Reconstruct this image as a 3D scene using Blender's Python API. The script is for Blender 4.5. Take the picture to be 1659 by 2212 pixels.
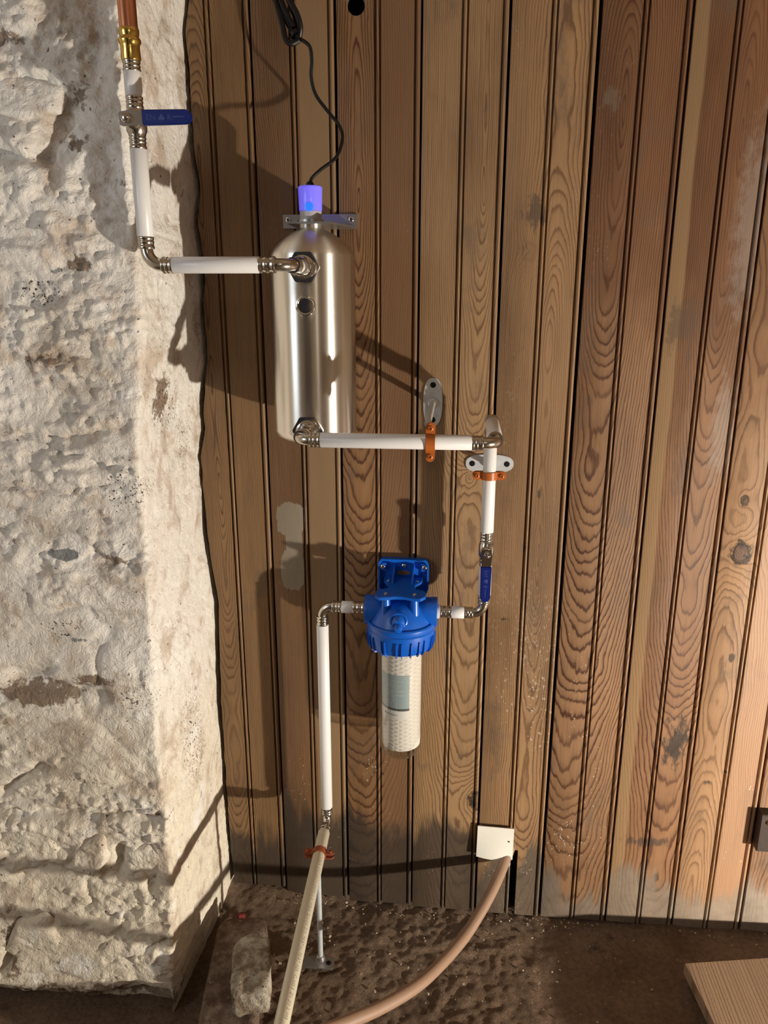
import bpy, bmesh, math, random
import numpy as np
from mathutils import Vector, Matrix

sc = bpy.context.scene
for o in list(bpy.data.objects):
    bpy.data.objects.remove(o, do_unlink=True)
COL = sc.collection
random.seed(7)
R = math.radians

# ------------------------------------------------------------------ camera
CAM_POS = Vector((0.0, -1.33, 1.245))
cam_d = bpy.data.cameras.new('camera')
cam_d.sensor_fit = 'HORIZONTAL'
cam_d.sensor_width = 36.0
cam_d.lens = 36.0 * 1650.0 / 1659.0
cam_d.clip_start = 0.02
cam = bpy.data.objects.new('camera', cam_d)
cam.location = CAM_POS
cam.rotation_euler = (R(90 - 16.0), 0, R(5.4))
COL.objects.link(cam)
sc.camera = cam

# ------------------------------------------------------------------ world, lights, exposure
w = bpy.data.worlds.new('world'); sc.world = w
w.use_nodes = True
w.node_tree.nodes['Background'].inputs[0].default_value = (0.55, 0.65, 0.8, 1)
w.node_tree.nodes['Background'].inputs[1].default_value = 0.02
sc.view_settings.view_transform = 'Standard'
sc.view_settings.look = 'None'
sc.view_settings.exposure = 0.0
sc.view_settings.gamma = 1.0
sc.view_settings.use_curve_mapping = False

def area_light(name, loc, target, size, power, color, shape='DISK', size_y=None):
    d = bpy.data.lights.new(name, 'AREA')
    d.shape = shape; d.size = size
    if size_y: d.size_y = size_y
    d.energy = power; d.color = color
    o = bpy.data.objects.new(name, d)
    o.location = loc
    o.rotation_euler = (Vector(target) - Vector(loc)).to_track_quat('-Z', 'Y').to_euler()
    COL.objects.link(o)
    return o

LAMP = Vector((1.55, -1.08, 0.21))
LAMP_AIM = Vector((-0.25, -0.08, 0.62))
# warm flood lamp standing on the floor to the right, and daylight entering by the side window
area_light('flood_lamp_light', LAMP, LAMP_AIM, 0.048, 60.0, (1.0, 0.90, 0.76))
area_light('window_daylight', (-1.50, -1.45, 1.50), (0.0, -0.15, 1.0), 0.55, 5.2, (0.78, 0.89, 1.0), 'RECTANGLE', 0.75)
# added fill light brightening the unseen rear wall that the tank reflects
bd_ = bpy.data.lights.new('rear_fill_light', 'POINT'); bd_.energy = 5.0; bd_.color = (1.0, 0.92, 0.80); bd_.shadow_soft_size = 0.06
bo_ = bpy.data.objects.new('rear_fill_light', bd_); bo_.location = (0.75, -2.75, 1.85); COL.objects.link(bo_)

# ------------------------------------------------------------------ node helpers
class N:
    def __init__(s, name):
        s.m = bpy.data.materials.new(name); s.m.use_nodes = True
        s.t = s.m.node_tree; s.n = s.t.nodes
        s.b = s.n['Principled BSDF']; s.out = s.n['Material Output']
        s.co = s.n.new('ShaderNodeTexCoord')
    def L(s, a, b): s.t.links.new(a, b)
    def put(s, sock, v):
        if hasattr(v, 'is_output') or isinstance(v, bpy.types.NodeSocket): s.L(v, sock)
        else:
            if sock.type == 'RGBA' and len(v) == 3: v = (*v, 1)
            sock.default_value = v
    def math(s, op, a, b=None, c=None, clamp=False):
        n = s.n.new('ShaderNodeMath'); n.operation = op; n.use_clamp = clamp
        s.put(n.inputs[0], a)
        if b is not None: s.put(n.inputs[1], b)
        if c is not None: s.put(n.inputs[2], c)
        return n.outputs[0]
    def xyz(s, v=None):
        n = s.n.new('ShaderNodeSeparateXYZ'); s.put(n.inputs[0], v if v is not None else s.co.outputs['Object'])
        return n.outputs
    def comb(s, x, y, z):
        n = s.n.new('ShaderNodeCombineXYZ')
        for i, v in enumerate((x, y, z)): s.put(n.inputs[i], v)
        return n.outputs[0]
    def mapv(s, scale=(1, 1, 1), loc=(0, 0, 0), rot=(0, 0, 0), v=None):
        n = s.n.new('ShaderNodeMapping')
        s.put(n.inputs['Vector'], v if v is not None else s.co.outputs['Object'])
        n.inputs['Scale'].default_value = scale; n.inputs['Location'].default_value = loc
        n.inputs['Rotation'].default_value = rot
        return n.outputs[0]
    def noise(s, v, scale=1, detail=4, rough=0.55, dist=0.0):
        n = s.n.new('ShaderNodeTexNoise'); s.put(n.inputs['Vector'], v)
        n.inputs['Scale'].default_value = scale; n.inputs['Detail'].default_value = detail
        n.inputs['Roughness'].default_value = rough; n.inputs['Distortion'].default_value = dist
        return n.outputs['Fac']
    def voro(s, v, scale=1, feature='F1', rnd=1.0):
        n = s.n.new('ShaderNodeTexVoronoi'); s.put(n.inputs['Vector'], v)
        n.feature = feature
        n.inputs['Scale'].default_value = scale; n.inputs['Randomness'].default_value = rnd
        return n.outputs['Distance']
    def ramp(s, f, stops, interp='LINEAR'):
        n = s.n.new('ShaderNodeValToRGB'); s.put(n.inputs[0], f)
        e = n.color_ramp.elements; n.color_ramp.interpolation = interp
        while len(e) > 1: e.remove(e[-1])
        for i, (p, c) in enumerate(stops):
            el = e[0] if i == 0 else e.new(p)
            el.position = p
            if not hasattr(c, '__len__'): c = (c, c, c)
            el.color = (*c[:3], 1)
        return n.outputs[0]
    def step(s, f, lo, hi, inv=False):
        n = s.n.new('ShaderNodeMapRange'); n.interpolation_type = 'SMOOTHSTEP'
        s.put(n.inputs['Value'], f)
        n.inputs['From Min'].default_value = lo; n.inputs['From Max'].default_value = hi
        n.inputs['To Min'].default_value = 1 if inv else 0
        n.inputs['To Max'].default_value = 0 if inv else 1
        return n.outputs[0]
    def mix(s, f, a, b, mode='MIX'):
        n = s.n.new('ShaderNodeMix'); n.data_type = 'RGBA'; n.blend_type = mode
        s.put(n.inputs['Factor'], f); s.put(n.inputs[6], a); s.put(n.inputs[7], b)
        return n.outputs[2]
    def bump(s, h, strength=0.3, dist=0.002):
        n = s.n.new('ShaderNodeBump'); s.put(n.inputs['Height'], h)
        n.inputs['Strength'].default_value = strength; n.inputs['Distance'].default_value = dist
        s.L(n.outputs[0], s.b.inputs['Normal'])
        return n
    def set(s, **k):
        names = dict(col='Base Color', rough='Roughness', metal='Metallic', spec='Specular IOR Level',
                     aniso='Anisotropic', arot='Anisotropic Rotation', tan='Tangent', coat='Coat Weight', crough='Coat Roughness',
                     ecol='Emission Color', estr='Emission Strength', trans='Transmission Weight', ior='IOR', sss='Subsurface Weight', alpha='Alpha')
        for a, v in k.items(): s.put(s.b.inputs[names[a]], v)
        return s.m

def simple(name, col, rough=0.5, metal=0.0, var=0.0, vscale=40, bump=0.0, **k):
    g = N(name)
    c = col
    if var > 0:
        f = g.noise(g.co.outputs['Object'], vscale, 5, 0.6)
        c = g.mix(f, tuple(x * (1 - var) for x in col), tuple(min(1, x * (1 + var)) for x in col))
    g.set(col=c, rough=rough, metal=metal, **k)
    if bump > 0:
        g.bump(g.noise(g.co.outputs['Object'], vscale * 4, 4, 0.6), bump, 0.001)
    return g.m

# ------------------------------------------------------------------ materials
def wood_mat(name, light, dark, x0, d0, slope, freq, wob=0.010, knots=(), smudges=(), stripe=None,
             grain=0.8, damp=(0.07, 0.055, 0.045), damp_h=0.13, damp_f=0.85, speck=0.0, haze=(), seed=0.0, gloss=0.42, putty=False, varnish=0.0):
    g = N(name)
    x, y, z = g.xyz()
    so = (seed * 3.7, seed * 1.3, seed * 5.1)
    # slow wander of the pith along the length
    nz = g.noise(g.mapv((2.0, 0.0, 2.3), so), 1.0, 3, 0.5)
    nx = g.noise(g.mapv((14, 0.0, 2.6), so), 1.0, 4, 0.55)
    xo = g.math('SUBTRACT', x, x0)
    xo = g.math('MULTIPLY_ADD', g.math('SUBTRACT', nx, 0.5), wob * 1.6, xo)
    d = g.math('MULTIPLY_ADD', z, slope, d0)
    d = g.math('MULTIPLY_ADD', g.math('SUBTRACT', nz, 0.5), wob * 6.0, d)
    r = g.math('SQRT', g.math('ADD', g.math('MULTIPLY', xo, xo), g.math('MULTIPLY', d, d)))
    knot_mask = None
    for (kx, kz, ks, strength) in knots:
        dx = g.math('DIVIDE', g.math('SUBTRACT', x, kx), ks)
        dz = g.math('DIVIDE', g.math('SUBTRACT', z, kz), ks * 1.25)
        q = g.math('ADD', g.math('MULTIPLY', dx, dx), g.math('MULTIPLY', dz, dz))
        q = g.math('SQRT', q)
        bulge = g.math('MULTIPLY', g.math('EXPONENT', g.math('MULTIPLY', q, -0.55)), ks * 1.6)
        r = g.math('ADD', r, bulge)
        if strength > 0:
            qn = g.math('MULTIPLY_ADD', g.math('SUBTRACT', g.noise(g.mapv((90, 0, 90), so), 1, 4, 0.65), 0.5), 1.3, q)
            km = g.math('MULTIPLY', g.step(qn, 0.75, 1.05, inv=True), strength)
            knot_mask = km if knot_mask is None else g.math('MAXIMUM', knot_mask, km)
            kq = qn if knot_mask is km else g.math('MINIMUM', kq, qn)
    wv = g.noise(g.mapv((95, 0.0, 16), so), 1.0, 4, 0.65)
    wv2 = g.noise(g.mapv((30, 0.0, 4), so), 1.0, 3, 0.6)
    ph = g.math('MULTIPLY_ADD', r, freq * 1.3, g.math('MULTIPLY_ADD', wv, 0.75, g.math('MULTIPLY', wv2, 1.6)))
    fr = g.math('FRACT', ph)
    late = g.ramp(fr, [(0.0, 0.10), (0.12, 0.0), (0.45, 0.08), (0.66, 0.30), (0.80, 1.0), (0.92, 0.95), (1.0, 0.10)])
    # ring to ring difference in strength
    ringn = g.noise(g.comb(g.math('MULTIPLY', g.math('FLOOR', ph), 0.37), seed, 0.3), 3.0, 1)
    late = g.math('MULTIPLY', late, g.math('MULTIPLY_ADD', ringn, 1.6, 0.12, clamp=True))
    fade = g.step(g.noise(g.mapv((9, 0, 1.8), so), 1.0, 3), 0.30, 0.62)
    late = g.math('MULTIPLY', late, g.math('MULTIPLY_ADD', fade, 0.42, 0.68))
    late = g.math('MULTIPLY', late, grain, clamp=True)
    col = g.mix(late, light, tuple(c * 0.72 for c in dark))
    # fibre and pores
    fib = g.noise(g.mapv((520, 520, 9), so), 1.0, 3, 0.7)
    col = g.mix(1.0, col, g.ramp(fib, [(0.25, 0.74), (0.5, 1.0), (0.8, 1.10)]), 'MULTIPLY')
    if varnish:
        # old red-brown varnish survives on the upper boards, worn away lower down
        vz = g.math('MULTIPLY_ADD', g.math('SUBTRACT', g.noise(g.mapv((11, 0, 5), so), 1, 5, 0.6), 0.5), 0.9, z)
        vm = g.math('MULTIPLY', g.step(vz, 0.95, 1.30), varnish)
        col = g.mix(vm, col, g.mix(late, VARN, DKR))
    # broad tone changes, grime
    tone = g.noise(g.mapv((10, 0, 2.2), so), 1.0, 5, 0.6)
    col = g.mix(1.0, col, g.ramp(tone, [(0.25, (0.60, 0.56, 0.54)), (0.50, (0.96, 0.95, 0.94)), (0.78, (1.22, 1.18, 1.08))]), 'MULTIPLY')
    grime = g.step(g.noise(g.mapv((13, 0, 7), (so[2], 0, so[0])), 1.0, 6, 0.68), 0.53, 0.72)
    col = g.mix(g.math('MULTIPLY', grime, 0.68), col, (0.11, 0.08, 0.058))
    if stripe:
        sx0, sx1, scol = stripe
        xs = g.math('MULTIPLY_ADD', g.math('SUBTRACT', nx, 0.5), 0.018, x)
        sm = g.math('MULTIPLY', g.step(xs, sx0 - .002, sx0 + .002), g.step(xs, sx1 - .002, sx1 + .003, inv=True))
        col = g.mix(g.math('MULTIPLY', sm, 0.6), col, scol)
    if knot_mask is not None:
        kn = g.noise(g.mapv((70, 0, 70), so), 1, 4)
        kc = g.mix(g.step(kq, 0.35, 0.80), (0.13, 0.075, 0.050), (0.014, 0.009, 0.007))
        col = g.mix(knot_mask, col, g.mix(g.step(kn, 0.52, 0.60), kc, (0.016, 0.010, 0.008)))
    edge = g.noise(g.mapv((70, 0, 34), so), 1, 5, 0.7)
    for (sx, sz, rx, rz, scol, sf) in smudges:
        dx = g.math('DIVIDE', g.math('SUBTRACT', x, sx), rx); dz = g.math('DIVIDE', g.math('SUBTRACT', z, sz), rz)
        q = g.math('SQRT', g.math('ADD', g.math('MULTIPLY', dx, dx), g.math('MULTIPLY', dz, dz)))
        q = g.math('MULTIPLY_ADD', g.math('SUBTRACT', edge, 0.5), 4.2, q)
        col = g.mix(g.math('MULTIPLY', g.step(q, 0.35, 1.05, inv=True), sf), col, scol)
    if putty:
        def ell(sx, sz, rx, rz):
            dx = g.math('DIVIDE', g.math('SUBTRACT', x, sx), rx); dz = g.math('DIVIDE', g.math('SUBTRACT', z, sz), rz)
            return g.math('ADD', g.math('POWER', g.math('ABSOLUTE', dx), 3.0), g.math('POWER', g.math('ABSOLUTE', dz), 3.0))
        q = g.math('MINIMUM', ell(-0.2995, 0.843, 0.0270, 0.033), g.math('MINIMUM', ell(-0.2940, 0.795, 0.0160, 0.060), ell(-0.2985, 0.744, 0.0225, 0.042)))
        en = g.noise(g.mapv((170, 0, 55), so), 1, 5, 0.7)
        q = g.math('MULTIPLY_ADD', g.math('SUBTRACT', en, 0.5), 1.5, q)
        pm = g.step(q, 0.88, 1.0, inv=True)
        col = g.mix(pm, col, g.mix(g.noise(g.mapv((30, 0, 12)), 1, 3), (0.20, 0.165, 0.125), (0.27, 0.235, 0.185)))
    for (hx, hz, rx, rz, f) in haze:
        dx = g.math('DIVIDE', g.math('SUBTRACT', x, hx), rx); dz = g.math('DIVIDE', g.math('SUBTRACT', z, hz), rz)
        q = g.math('SQRT', g.math('ADD', g.math('MULTIPLY', dx, dx), g.math('MULTIPLY', dz, dz)))
        q = g.math('MULTIPLY_ADD', g.math('SUBTRACT', edge, 0.5), 2.2, q)
        col = g.mix(g.math('MULTIPLY', g.step(q, 0.3, 1.2, inv=True), f), col, (0.34, 0.29, 0.25))
    # rising damp stain with a ragged upper edge
    dn = g.noise(g.mapv((42, 0, 7), so), 1, 5, 0.62)
    dn2 = g.noise(g.mapv((7, 0, 1.5), so), 1, 2, 0.5)
    hz = g.math('MULTIPLY_ADD', g.math('SUBTRACT', dn, 0.5), -0.17, z)
    hz = g.math('MULTIPLY_ADD', g.math('SUBTRACT', dn2, 0.5), -0.36, hz)
    dm = g.step(hz, damp_h - 0.032, damp_h + 0.024, inv=True)
    dcol = g.mix(g.noise(g.mapv((30, 0, 30), so), 1, 5, 0.65), tuple(c * 0.55 for c in damp), tuple(c * 1.5 for c in damp))
    col = g.mix(g.math('MULTIPLY', dm, damp_f), col, dcol)
    # dried whitewash splashes
    sv = g.noise(g.mapv((260, 0, 150), so), 1, 3, 0.7)
    zone = g.noise(g.mapv((12, 0, 6), so), 1, 3, 0.5)
    zmask = g.math('MULTIPLY', g.step(z, 0.05, 0.12), g.step(z, 0.30, 0.75, inv=True))
    sp = g.math('MULTIPLY', g.step(g.math('MULTIPLY_ADD', zone, 0.5, sv), 1.03 - speck * .085, 1.065 - speck * .085), g.math('MULTIPLY_ADD', zmask, 0.85, 0.12))
    col = g.mix(sp, col, (0.62, 0.56, 0.47))
    g.set(col=col, rough=g.math('MULTIPLY_ADD', tone, 0.18, gloss), spec=0.4)
    g.bump(g.math('MULTIPLY_ADD', fib, 0.5, g.math('MULTIPLY', late, 0.7)), 0.30, 0.0008)
    return g.m

def whitewash_mat():
    g = N('whitewashed_stone')
    P0 = g.co.outputs['Object']
    x, y, z = g.xyz()
    big = g.noise(P0, 4.0, 4, 0.6)
    med = g.noise(P0, 17, 6, 0.62, 0.4)
    fine = g.noise(P0, 90, 5, 0.65)
    col = g.ramp(big, [(0.30, (0.62, 0.575, 0.51)), (0.50, (0.76, 0.725, 0.67)), (0.70, (0.82, 0.80, 0.76))])
    # limewash yellower near the floor
    zl = g.step(g.math('MULTIPLY_ADD', g.math('SUBTRACT', big, .5), 0.6, z), 0.15, 0.85, inv=True)
    col = g.mix(g.math('MULTIPLY', zl, 0.6), col, (0.76, 0.67, 0.50))
    col = g.mix(g.math('MULTIPLY', g.step(med, 0.50, 0.66), 0.75), col, (0.52, 0.42, 0.33))
    col = g.mix(g.math('MULTIPLY', g.step(g.noise(P0, 7, 6, 0.7, 0.8), 0.54, 0.66), 0.55), col, (0.33, 0.25, 0.18))
    col = g.mix(g.math('MULTIPLY', g.step(g.noise(g.mapv((1, 1, 1), (5, 2, 8)), 11, 5, 0.65, 0.5), 0.55, 0.68), 0.8), col, (0.84, 0.83, 0.80))
    att = g.n.new('ShaderNodeAttribute'); att.attribute_name = 'bare'
    a = g.xyz(att.outputs['Vector'])
    # brown: flaked back to earth mortar, grey: bare slate, speck: black mould dots
    e = g.math('SUBTRACT', g.noise(P0, 60, 6, 0.7), 0.5)
    brown = g.step(g.math('MULTIPLY_ADD', e, 1.5, a[0]), 0.42, 0.58)
    col = g.mix(g.math('MULTIPLY', brown, 0.9), col, g.mix(fine, (0.12, 0.075, 0.045), (0.26, 0.18, 0.12)))
    grey = g.step(g.math('MULTIPLY_ADD', e, 1.2, a[1]), 0.45, 0.55)
    col = g.mix(g.math('MULTIPLY', grey, 0.9), col, g.mix(fine, (0.10, 0.115, 0.12), (0.24, 0.25, 0.25)))
    dots = g.step(g.noise(P0, 210, 3, 0.6), 0.56, 0.64)
    col = g.mix(g.math('MULTIPLY', dots, g.step(a[2], 0.15, 0.55)), col, (0.035, 0.025, 0.02))
    # scattered pin holes and flaking everywhere
    pin = g.step(g.noise(P0, 130, 2, 0.5), 0.70, 0.74)
    col = g.mix(g.math('MULTIPLY', pin, 0.85), col, (0.07, 0.05, 0.04))
    flk = g.math('MULTIPLY', g.step(g.noise(P0, 30, 7, 0.72), 0.615, 0.66), g.step(g.noise(P0, 6, 2), 0.46, 0.56))
    col = g.mix(g.math('MULTIPLY', flk, 0.8), col, (0.24, 0.17, 0.115))
    g.set(col=col, rough=0.62, spec=0.35)
    h = g.math('MULTIPLY_ADD', fine, 0.5, g.math('MULTIPLY', med, 0.8))
    h = g.math('MULTIPLY_ADD', g.noise(P0, 260, 3, 0.6), 0.22, h)
    h = g.math('SUBTRACT', h, g.math('MULTIPLY', brown, 0.25))
    h = g.math('MULTIPLY_ADD', g.math('ABSOLUTE', g.math('SUBTRACT', g.noise(P0, 48, 5, 0.65, 0.6), 0.5)), -2.0, h)
    g.bump(h, 0.62, 0.0065)
    return g.m

def floor_mat():
    g = N('earth_floor')
    P0 = g.co.outputs['Object']
    a = g.noise(P0, 5, 5, 0.6); b = g.noise(P0, 105, 6, 0.75); c = g.noise(P0, 300, 3, 0.6)
    col = g.ramp(a, [(0.3, (0.145, 0.090, 0.056)), (0.55, (0.255, 0.175, 0.118)), (0.75, (0.32, 0.235, 0.165))])
    col = g.mix(1.0, col, g.ramp(b, [(0.3, 0.6), (0.55, 1.0), (0.75, 1.3)]), 'MULTIPLY')
    col = g.mix(g.step(c, 0.70, 0.78), col, (0.42, 0.34, 0.26))
    col = g.mix(g.math('MULTIPLY', g.step(g.noise(P0, 9, 5, 0.7), 0.58, 0.7), 0.7), col, (0.05, 0.038, 0.032))
    g.set(col=col, rough=0.88, spec=0.25)
    g.bump(g.math('MULTIPLY_ADD', c, 0.35, b), 1.0, 0.009)
    return g.m

def steel_tank_mat():
    g = N('polished_stainless_steel')
    tn = g.n.new('ShaderNodeTangent'); tn.direction_type = 'RADIAL'; tn.axis = 'Z'
    f = g.noise(g.mapv((35, 35, 900)), 1.0, 2, 0.5)
    col = g.mix(g.noise(g.co.outputs['Object'], 6, 3), (0.70, 0.67, 0.61), (0.80, 0.78, 0.73))
    g.set(col=col, metal=1.0, rough=g.math('MULTIPLY_ADD', f, 0.05, 0.30), aniso=0.92, arot=0.25)
    g.L(tn.outputs[0], g.b.inputs['Tangent'])
    return g.m

M = {}
M['wash'] = whitewash_mat()
M['floor'] = floor_mat()
M['tank'] = steel_tank_mat()
M['void'] = simple('dark_cavity', (0.006, 0.005, 0.004), 0.95)
M['pipe'] = simple('white_pipe_plastic', (0.74, 0.74, 0.745), 0.34, var=0.05, vscale=30, coat=0.1)
M['cream'] = simple('cream_pipe_plastic', (0.70, 0.65, 0.50), 0.32, var=0.05, vscale=20, coat=0.15)
M['steel'] = simple('fitting_steel', (0.56, 0.53, 0.48), 0.20, 1.0, var=0.15, vscale=60)
M['chrome'] = simple('bright_chrome', (0.72, 0.70, 0.67), 0.12, 1.0, var=0.08, vscale=60)
M['zinc'] = simple('galvanised_zinc', (0.62, 0.66, 0.69), 0.42, 0.45, var=0.25, vscale=90)
M['bracket'] = simple('brushed_bracket_steel', (0.42, 0.42, 0.42), 0.36, 0.9, var=0.12, vscale=30)
M['copper'] = simple('copper', (0.78, 0.36, 0.22), 0.22, 1.0, var=0.12, vscale=25)
M['brass'] = simple('brass', (0.80, 0.56, 0.16), 0.18, 1.0, var=0.1, vscale=40)
M['blue'] = simple('blue_moulded_plastic', (0.002, 0.095, 0.50), 0.34, var=0.06, vscale=40)
M['navy'] = simple('navy_grip_plastic', (0.0015, 0.011, 0.135), 0.33, var=0.05)
M['navymark'] = simple('moulded_grip_mark', (0.03, 0.05, 0.20), 0.4)
M['orange'] = simple('orange_brown_paint', (0.40, 0.105, 0.018), 0.36, var=0.12, vscale=80)
M['rust'] = simple('red_brown_paint', (0.26, 0.058, 0.022), 0.42, var=0.15, vscale=80)
M['black'] = simple('black_rubber', (0.005, 0.005, 0.006), 0.42, spec=0.3)
M['plate'] = simple('white_painted_plate', (0.70, 0.69, 0.63), 0.5, var=0.06, vscale=25)
M['hose'] = simple('tan_rubber_hose', (0.27, 0.170, 0.112), 0.55, var=0.10, vscale=40, bump=0.15)
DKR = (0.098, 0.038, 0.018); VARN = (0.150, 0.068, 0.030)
M['boardtop'] = wood_mat('sawn_board', (0.42, 0.30, 0.205), (0.29, 0.195, 0.125), 0.9, 0.02, 0.0, 120, damp_f=0.0, seed=4.4)
M['darkwood'] = simple('dark_brown_wood', (0.030, 0.016, 0.011), 0.6, var=0.4, vscale=60, bump=0.3)
M['lens'] = simple('lamp_glass', (0.8, 0.8, 0.8), 0.1)
M['navypanel'] = simple('navy_reflection_panel', (0.025, 0.032, 0.06), 0.5, var=0.15, vscale=8)
M['cartridge'] = None
M['print_grey'] = simple('grey_ink', (0.20, 0.20, 0.20), 0.5)
M['print_white'] = simple('white_ink', (0.72, 0.76, 0.78), 0.5)
M['print_navy'] = simple('navy_ink', (0.035, 0.03, 0.13), 0.5)
M['label_blue'] = simple('blue_grey_label', (0.33, 0.42, 0.455), 0.5)
M['label_dark'] = simple('slate_label_band', (0.075, 0.09, 0.10), 0.5)
M['label_white'] = simple('white_label', (0.78, 0.78, 0.78), 0.5)
M['red'] = simple('red_plastic', (0.13, 0.008, 0.007), 0.5)
M['chip'] = simple('pale_chip', (0.42, 0.34, 0.25), 0.7, var=0.3, vscale=60)
M['lampbody'] = simple('lamp_body_paint', (0.30, 0.20, 0.02), 0.4)

g = N('string_wound_filter')
th = g.n.new('ShaderNodeTexWave'); th.wave_type = 'BANDS'
px, py, pz = g.xyz()
ang = g.math('MULTIPLY', g.math('ARCTAN2', py, px), 0.036)
g.put(th.inputs['Vector'], g.comb(g.math('MULTIPLY', ang, 0.45), 0.0, pz)); th.bands_direction = 'DIAGONAL'
th.inputs['Scale'].default_value = 75; th.inputs['Distortion'].default_value = 1.5; th.inputs['Detail'].default_value = 2
wnd = g.n.new('ShaderNodeTexWave'); wnd.bands_direction = 'DIAGONAL'
g.put(wnd.inputs['Vector'], g.comb(g.math('MULTIPLY', ang, -0.45), 0.0, pz))
wnd.inputs['Scale'].default_value = 75; wnd.inputs['Distortion'].default_value = 1.5
hgt = g.math('MAXIMUM', th.outputs['Fac'], wnd.outputs['Fac'])
g.set(col=g.ramp(hgt, [(0.0, (0.70, 0.67, 0.62)), (1.0, (0.80, 0.77, 0.73))]), rough=0.8)
g.bump(hgt, 0.6, 0.0015)
M['cartridge'] = g.m

g = N('clear_plastic_bowl')
tr = g.n.new('ShaderNodeBsdfTransparent'); tr.inputs[0].default_value = (0.93, 0.93, 0.92, 1)
gl = g.n.new('ShaderNodeBsdfGlossy'); gl.inputs['Roughness'].default_value = 0.06; gl.inputs[0].default_value = (1, 1, 1, 1)
fr = g.n.new('ShaderNodeLayerWeight'); fr.inputs[0].default_value = 0.5
mx = g.n.new('ShaderNodeMixShader')
g.L(g.math('MULTIPLY_ADD', g.math('POWER', fr.outputs['Facing'], 3.2), 0.60, 0.045), mx.inputs[0]); g.L(tr.outputs[0], mx.inputs[1]); g.L(gl.outputs[0], mx.inputs[2])
g.L(mx.outputs[0], g.out.inputs['Surface'])
M['clear'] = g.m

g = N('glowing_violet_cap')
g.set(col=(0.22, 0.20, 0.85), rough=0.3, ecol=(0.10, 0.09, 0.95), estr=0.55, coat=0.3)
M['violet'] = g.m
g = N('glowing_blue_core')
g.set(col=(0.02, 0.15, 0.9), rough=0.3, ecol=(0.02, 0.16, 1.0), estr=0.8)
M['core'] = g.m
M['greycap'] = simple('grey_plastic_collar', (0.42, 0.41, 0.43), 0.4, var=0.1)

def rubble_mat(name, a, b, dark):
    g = N(name)
    P0 = g.co.outputs['Object']
    f = g.noise(P0, 35, 7, 0.7); c = g.noise(P0, 120, 4, 0.7)
    col = g.mix(g.step(f, 0.40, 0.62), a, b)
    col = g.mix(g.step(c, 0.62, 0.70), col, dark)
    g.set(col=col, rough=0.9, spec=0.2)
    g.bump(g.math('MULTIPLY_ADD', c, 0.5, f), 1.0, 0.008)
    return g.m
M['mortar_stone'] = rubble_mat('mortar_crusted_stone', (0.20, 0.15, 0.10), (0.46, 0.42, 0.35), (0.05, 0.035, 0.025))
M['block'] = rubble_mat('dusty_brick', (0.105, 0.065, 0.045), (0.20, 0.145, 0.11), (0.30, 0.26, 0.22))

# ------------------------------------------------------------------ mesh helpers
def nrm(v): return Vector(v).normalized()
def frame(ax, ref=None):
    ax = nrm(ax)
    if ref is None: ref = (0, 0, 1) if abs(ax.z) < 0.9 else (1, 0, 0)
    u = (Vector(ref) - ax * ax.dot(Vector(ref))).normalized()
    return u, ax.cross(u), ax

class MB:
    def __init__(s): s.v = []; s.f = []
    def lathe(s, o, ax, prof, n=32, caps=True, ref=None):
        u, w_, a = frame(ax, ref); o = Vector(o); b = len(s.v)
        for t, r in prof:
            for i in range(n):
                th = 2 * math.pi * (i + .5) / n
                s.v.append(o + a * t + (u * math.cos(th) + w_ * math.sin(th)) * r)
        for k in range(len(prof) - 1):
            for i in range(n):
                j = (i + 1) % n
                s.f.append((b + k * n + i, b + k * n + j, b + (k + 1) * n + j, b + (k + 1) * n + i))
        if caps:
            s.f.append(tuple(b + i for i in range(n))[::-1])
            s.f.append(tuple(b + (len(prof) - 1) * n + i for i in range(n)))
        return s
    def tube(s, pts, r, n=20, caps=True):
        pts = [Vector(p) for p in pts]; b = len(s.v); m = len(pts)
        u = None
        for k, p in enumerate(pts):
            t = (pts[min(k + 1, m - 1)] - pts[max(k - 1, 0)]).normalized()
            if u is None: u = frame(t)[0]
            u = (u - t * t.dot(u)).normalized(); w_ = t.cross(u)
            rr = r[k] if hasattr(r, '__len__') else r
            for i in range(n):
                th = 2 * math.pi * i / n
                s.v.append(p + (u * math.cos(th) + w_ * math.sin(th)) * rr)
        for k in range(m - 1):
            for i in range(n):
                j = (i + 1) % n
                s.f.append((b + k * n + i, b + k * n + j, b + (k + 1) * n + j, b + (k + 1) * n + i))
        if caps:
            s.f.append(tuple(b + i for i in range(n))[::-1])
            s.f.append(tuple(b + (m - 1) * n + i for i in range(n)))
        return s
    def prism(s, poly, o, ux, uy, uz, h):
        o = Vector(o); ux = nrm(ux); uy = nrm(uy); uz = nrm(uz); b = len(s.v); n = len(poly)
        for k in (0, 1):
            for x, y in poly: s.v.append(o + ux * x + uy * y + uz * (h * k))
        s.f.append(tuple(b + i for i in range(n))[::-1]); s.f.append(tuple(b + n + i for i in range(n)))
        for i in range(n):
            j = (i + 1) % n
            s.f.append((b + i, b + j, b + n + j, b + n + i))
        return s
    def box(s, c, sx, sy, sz, M3=None):
        c = Vector(c); b = len(s.v)
        for z in (-.5, .5):
            for x, y in ((-.5, -.5), (.5, -.5), (.5, .5), (-.5, .5)):
                p = Vector((x * sx, y * sy, z * sz))
                s.v.append(c + (M3 @ p if M3 else p))
        for q in ((3, 2, 1, 0), (4, 5, 6, 7), (0, 1, 5, 4), (1, 2, 6, 5), (2, 3, 7, 6), (3, 0, 4, 7)):
            s.f.append(tuple(b + i for i in q))
        return s

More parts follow.
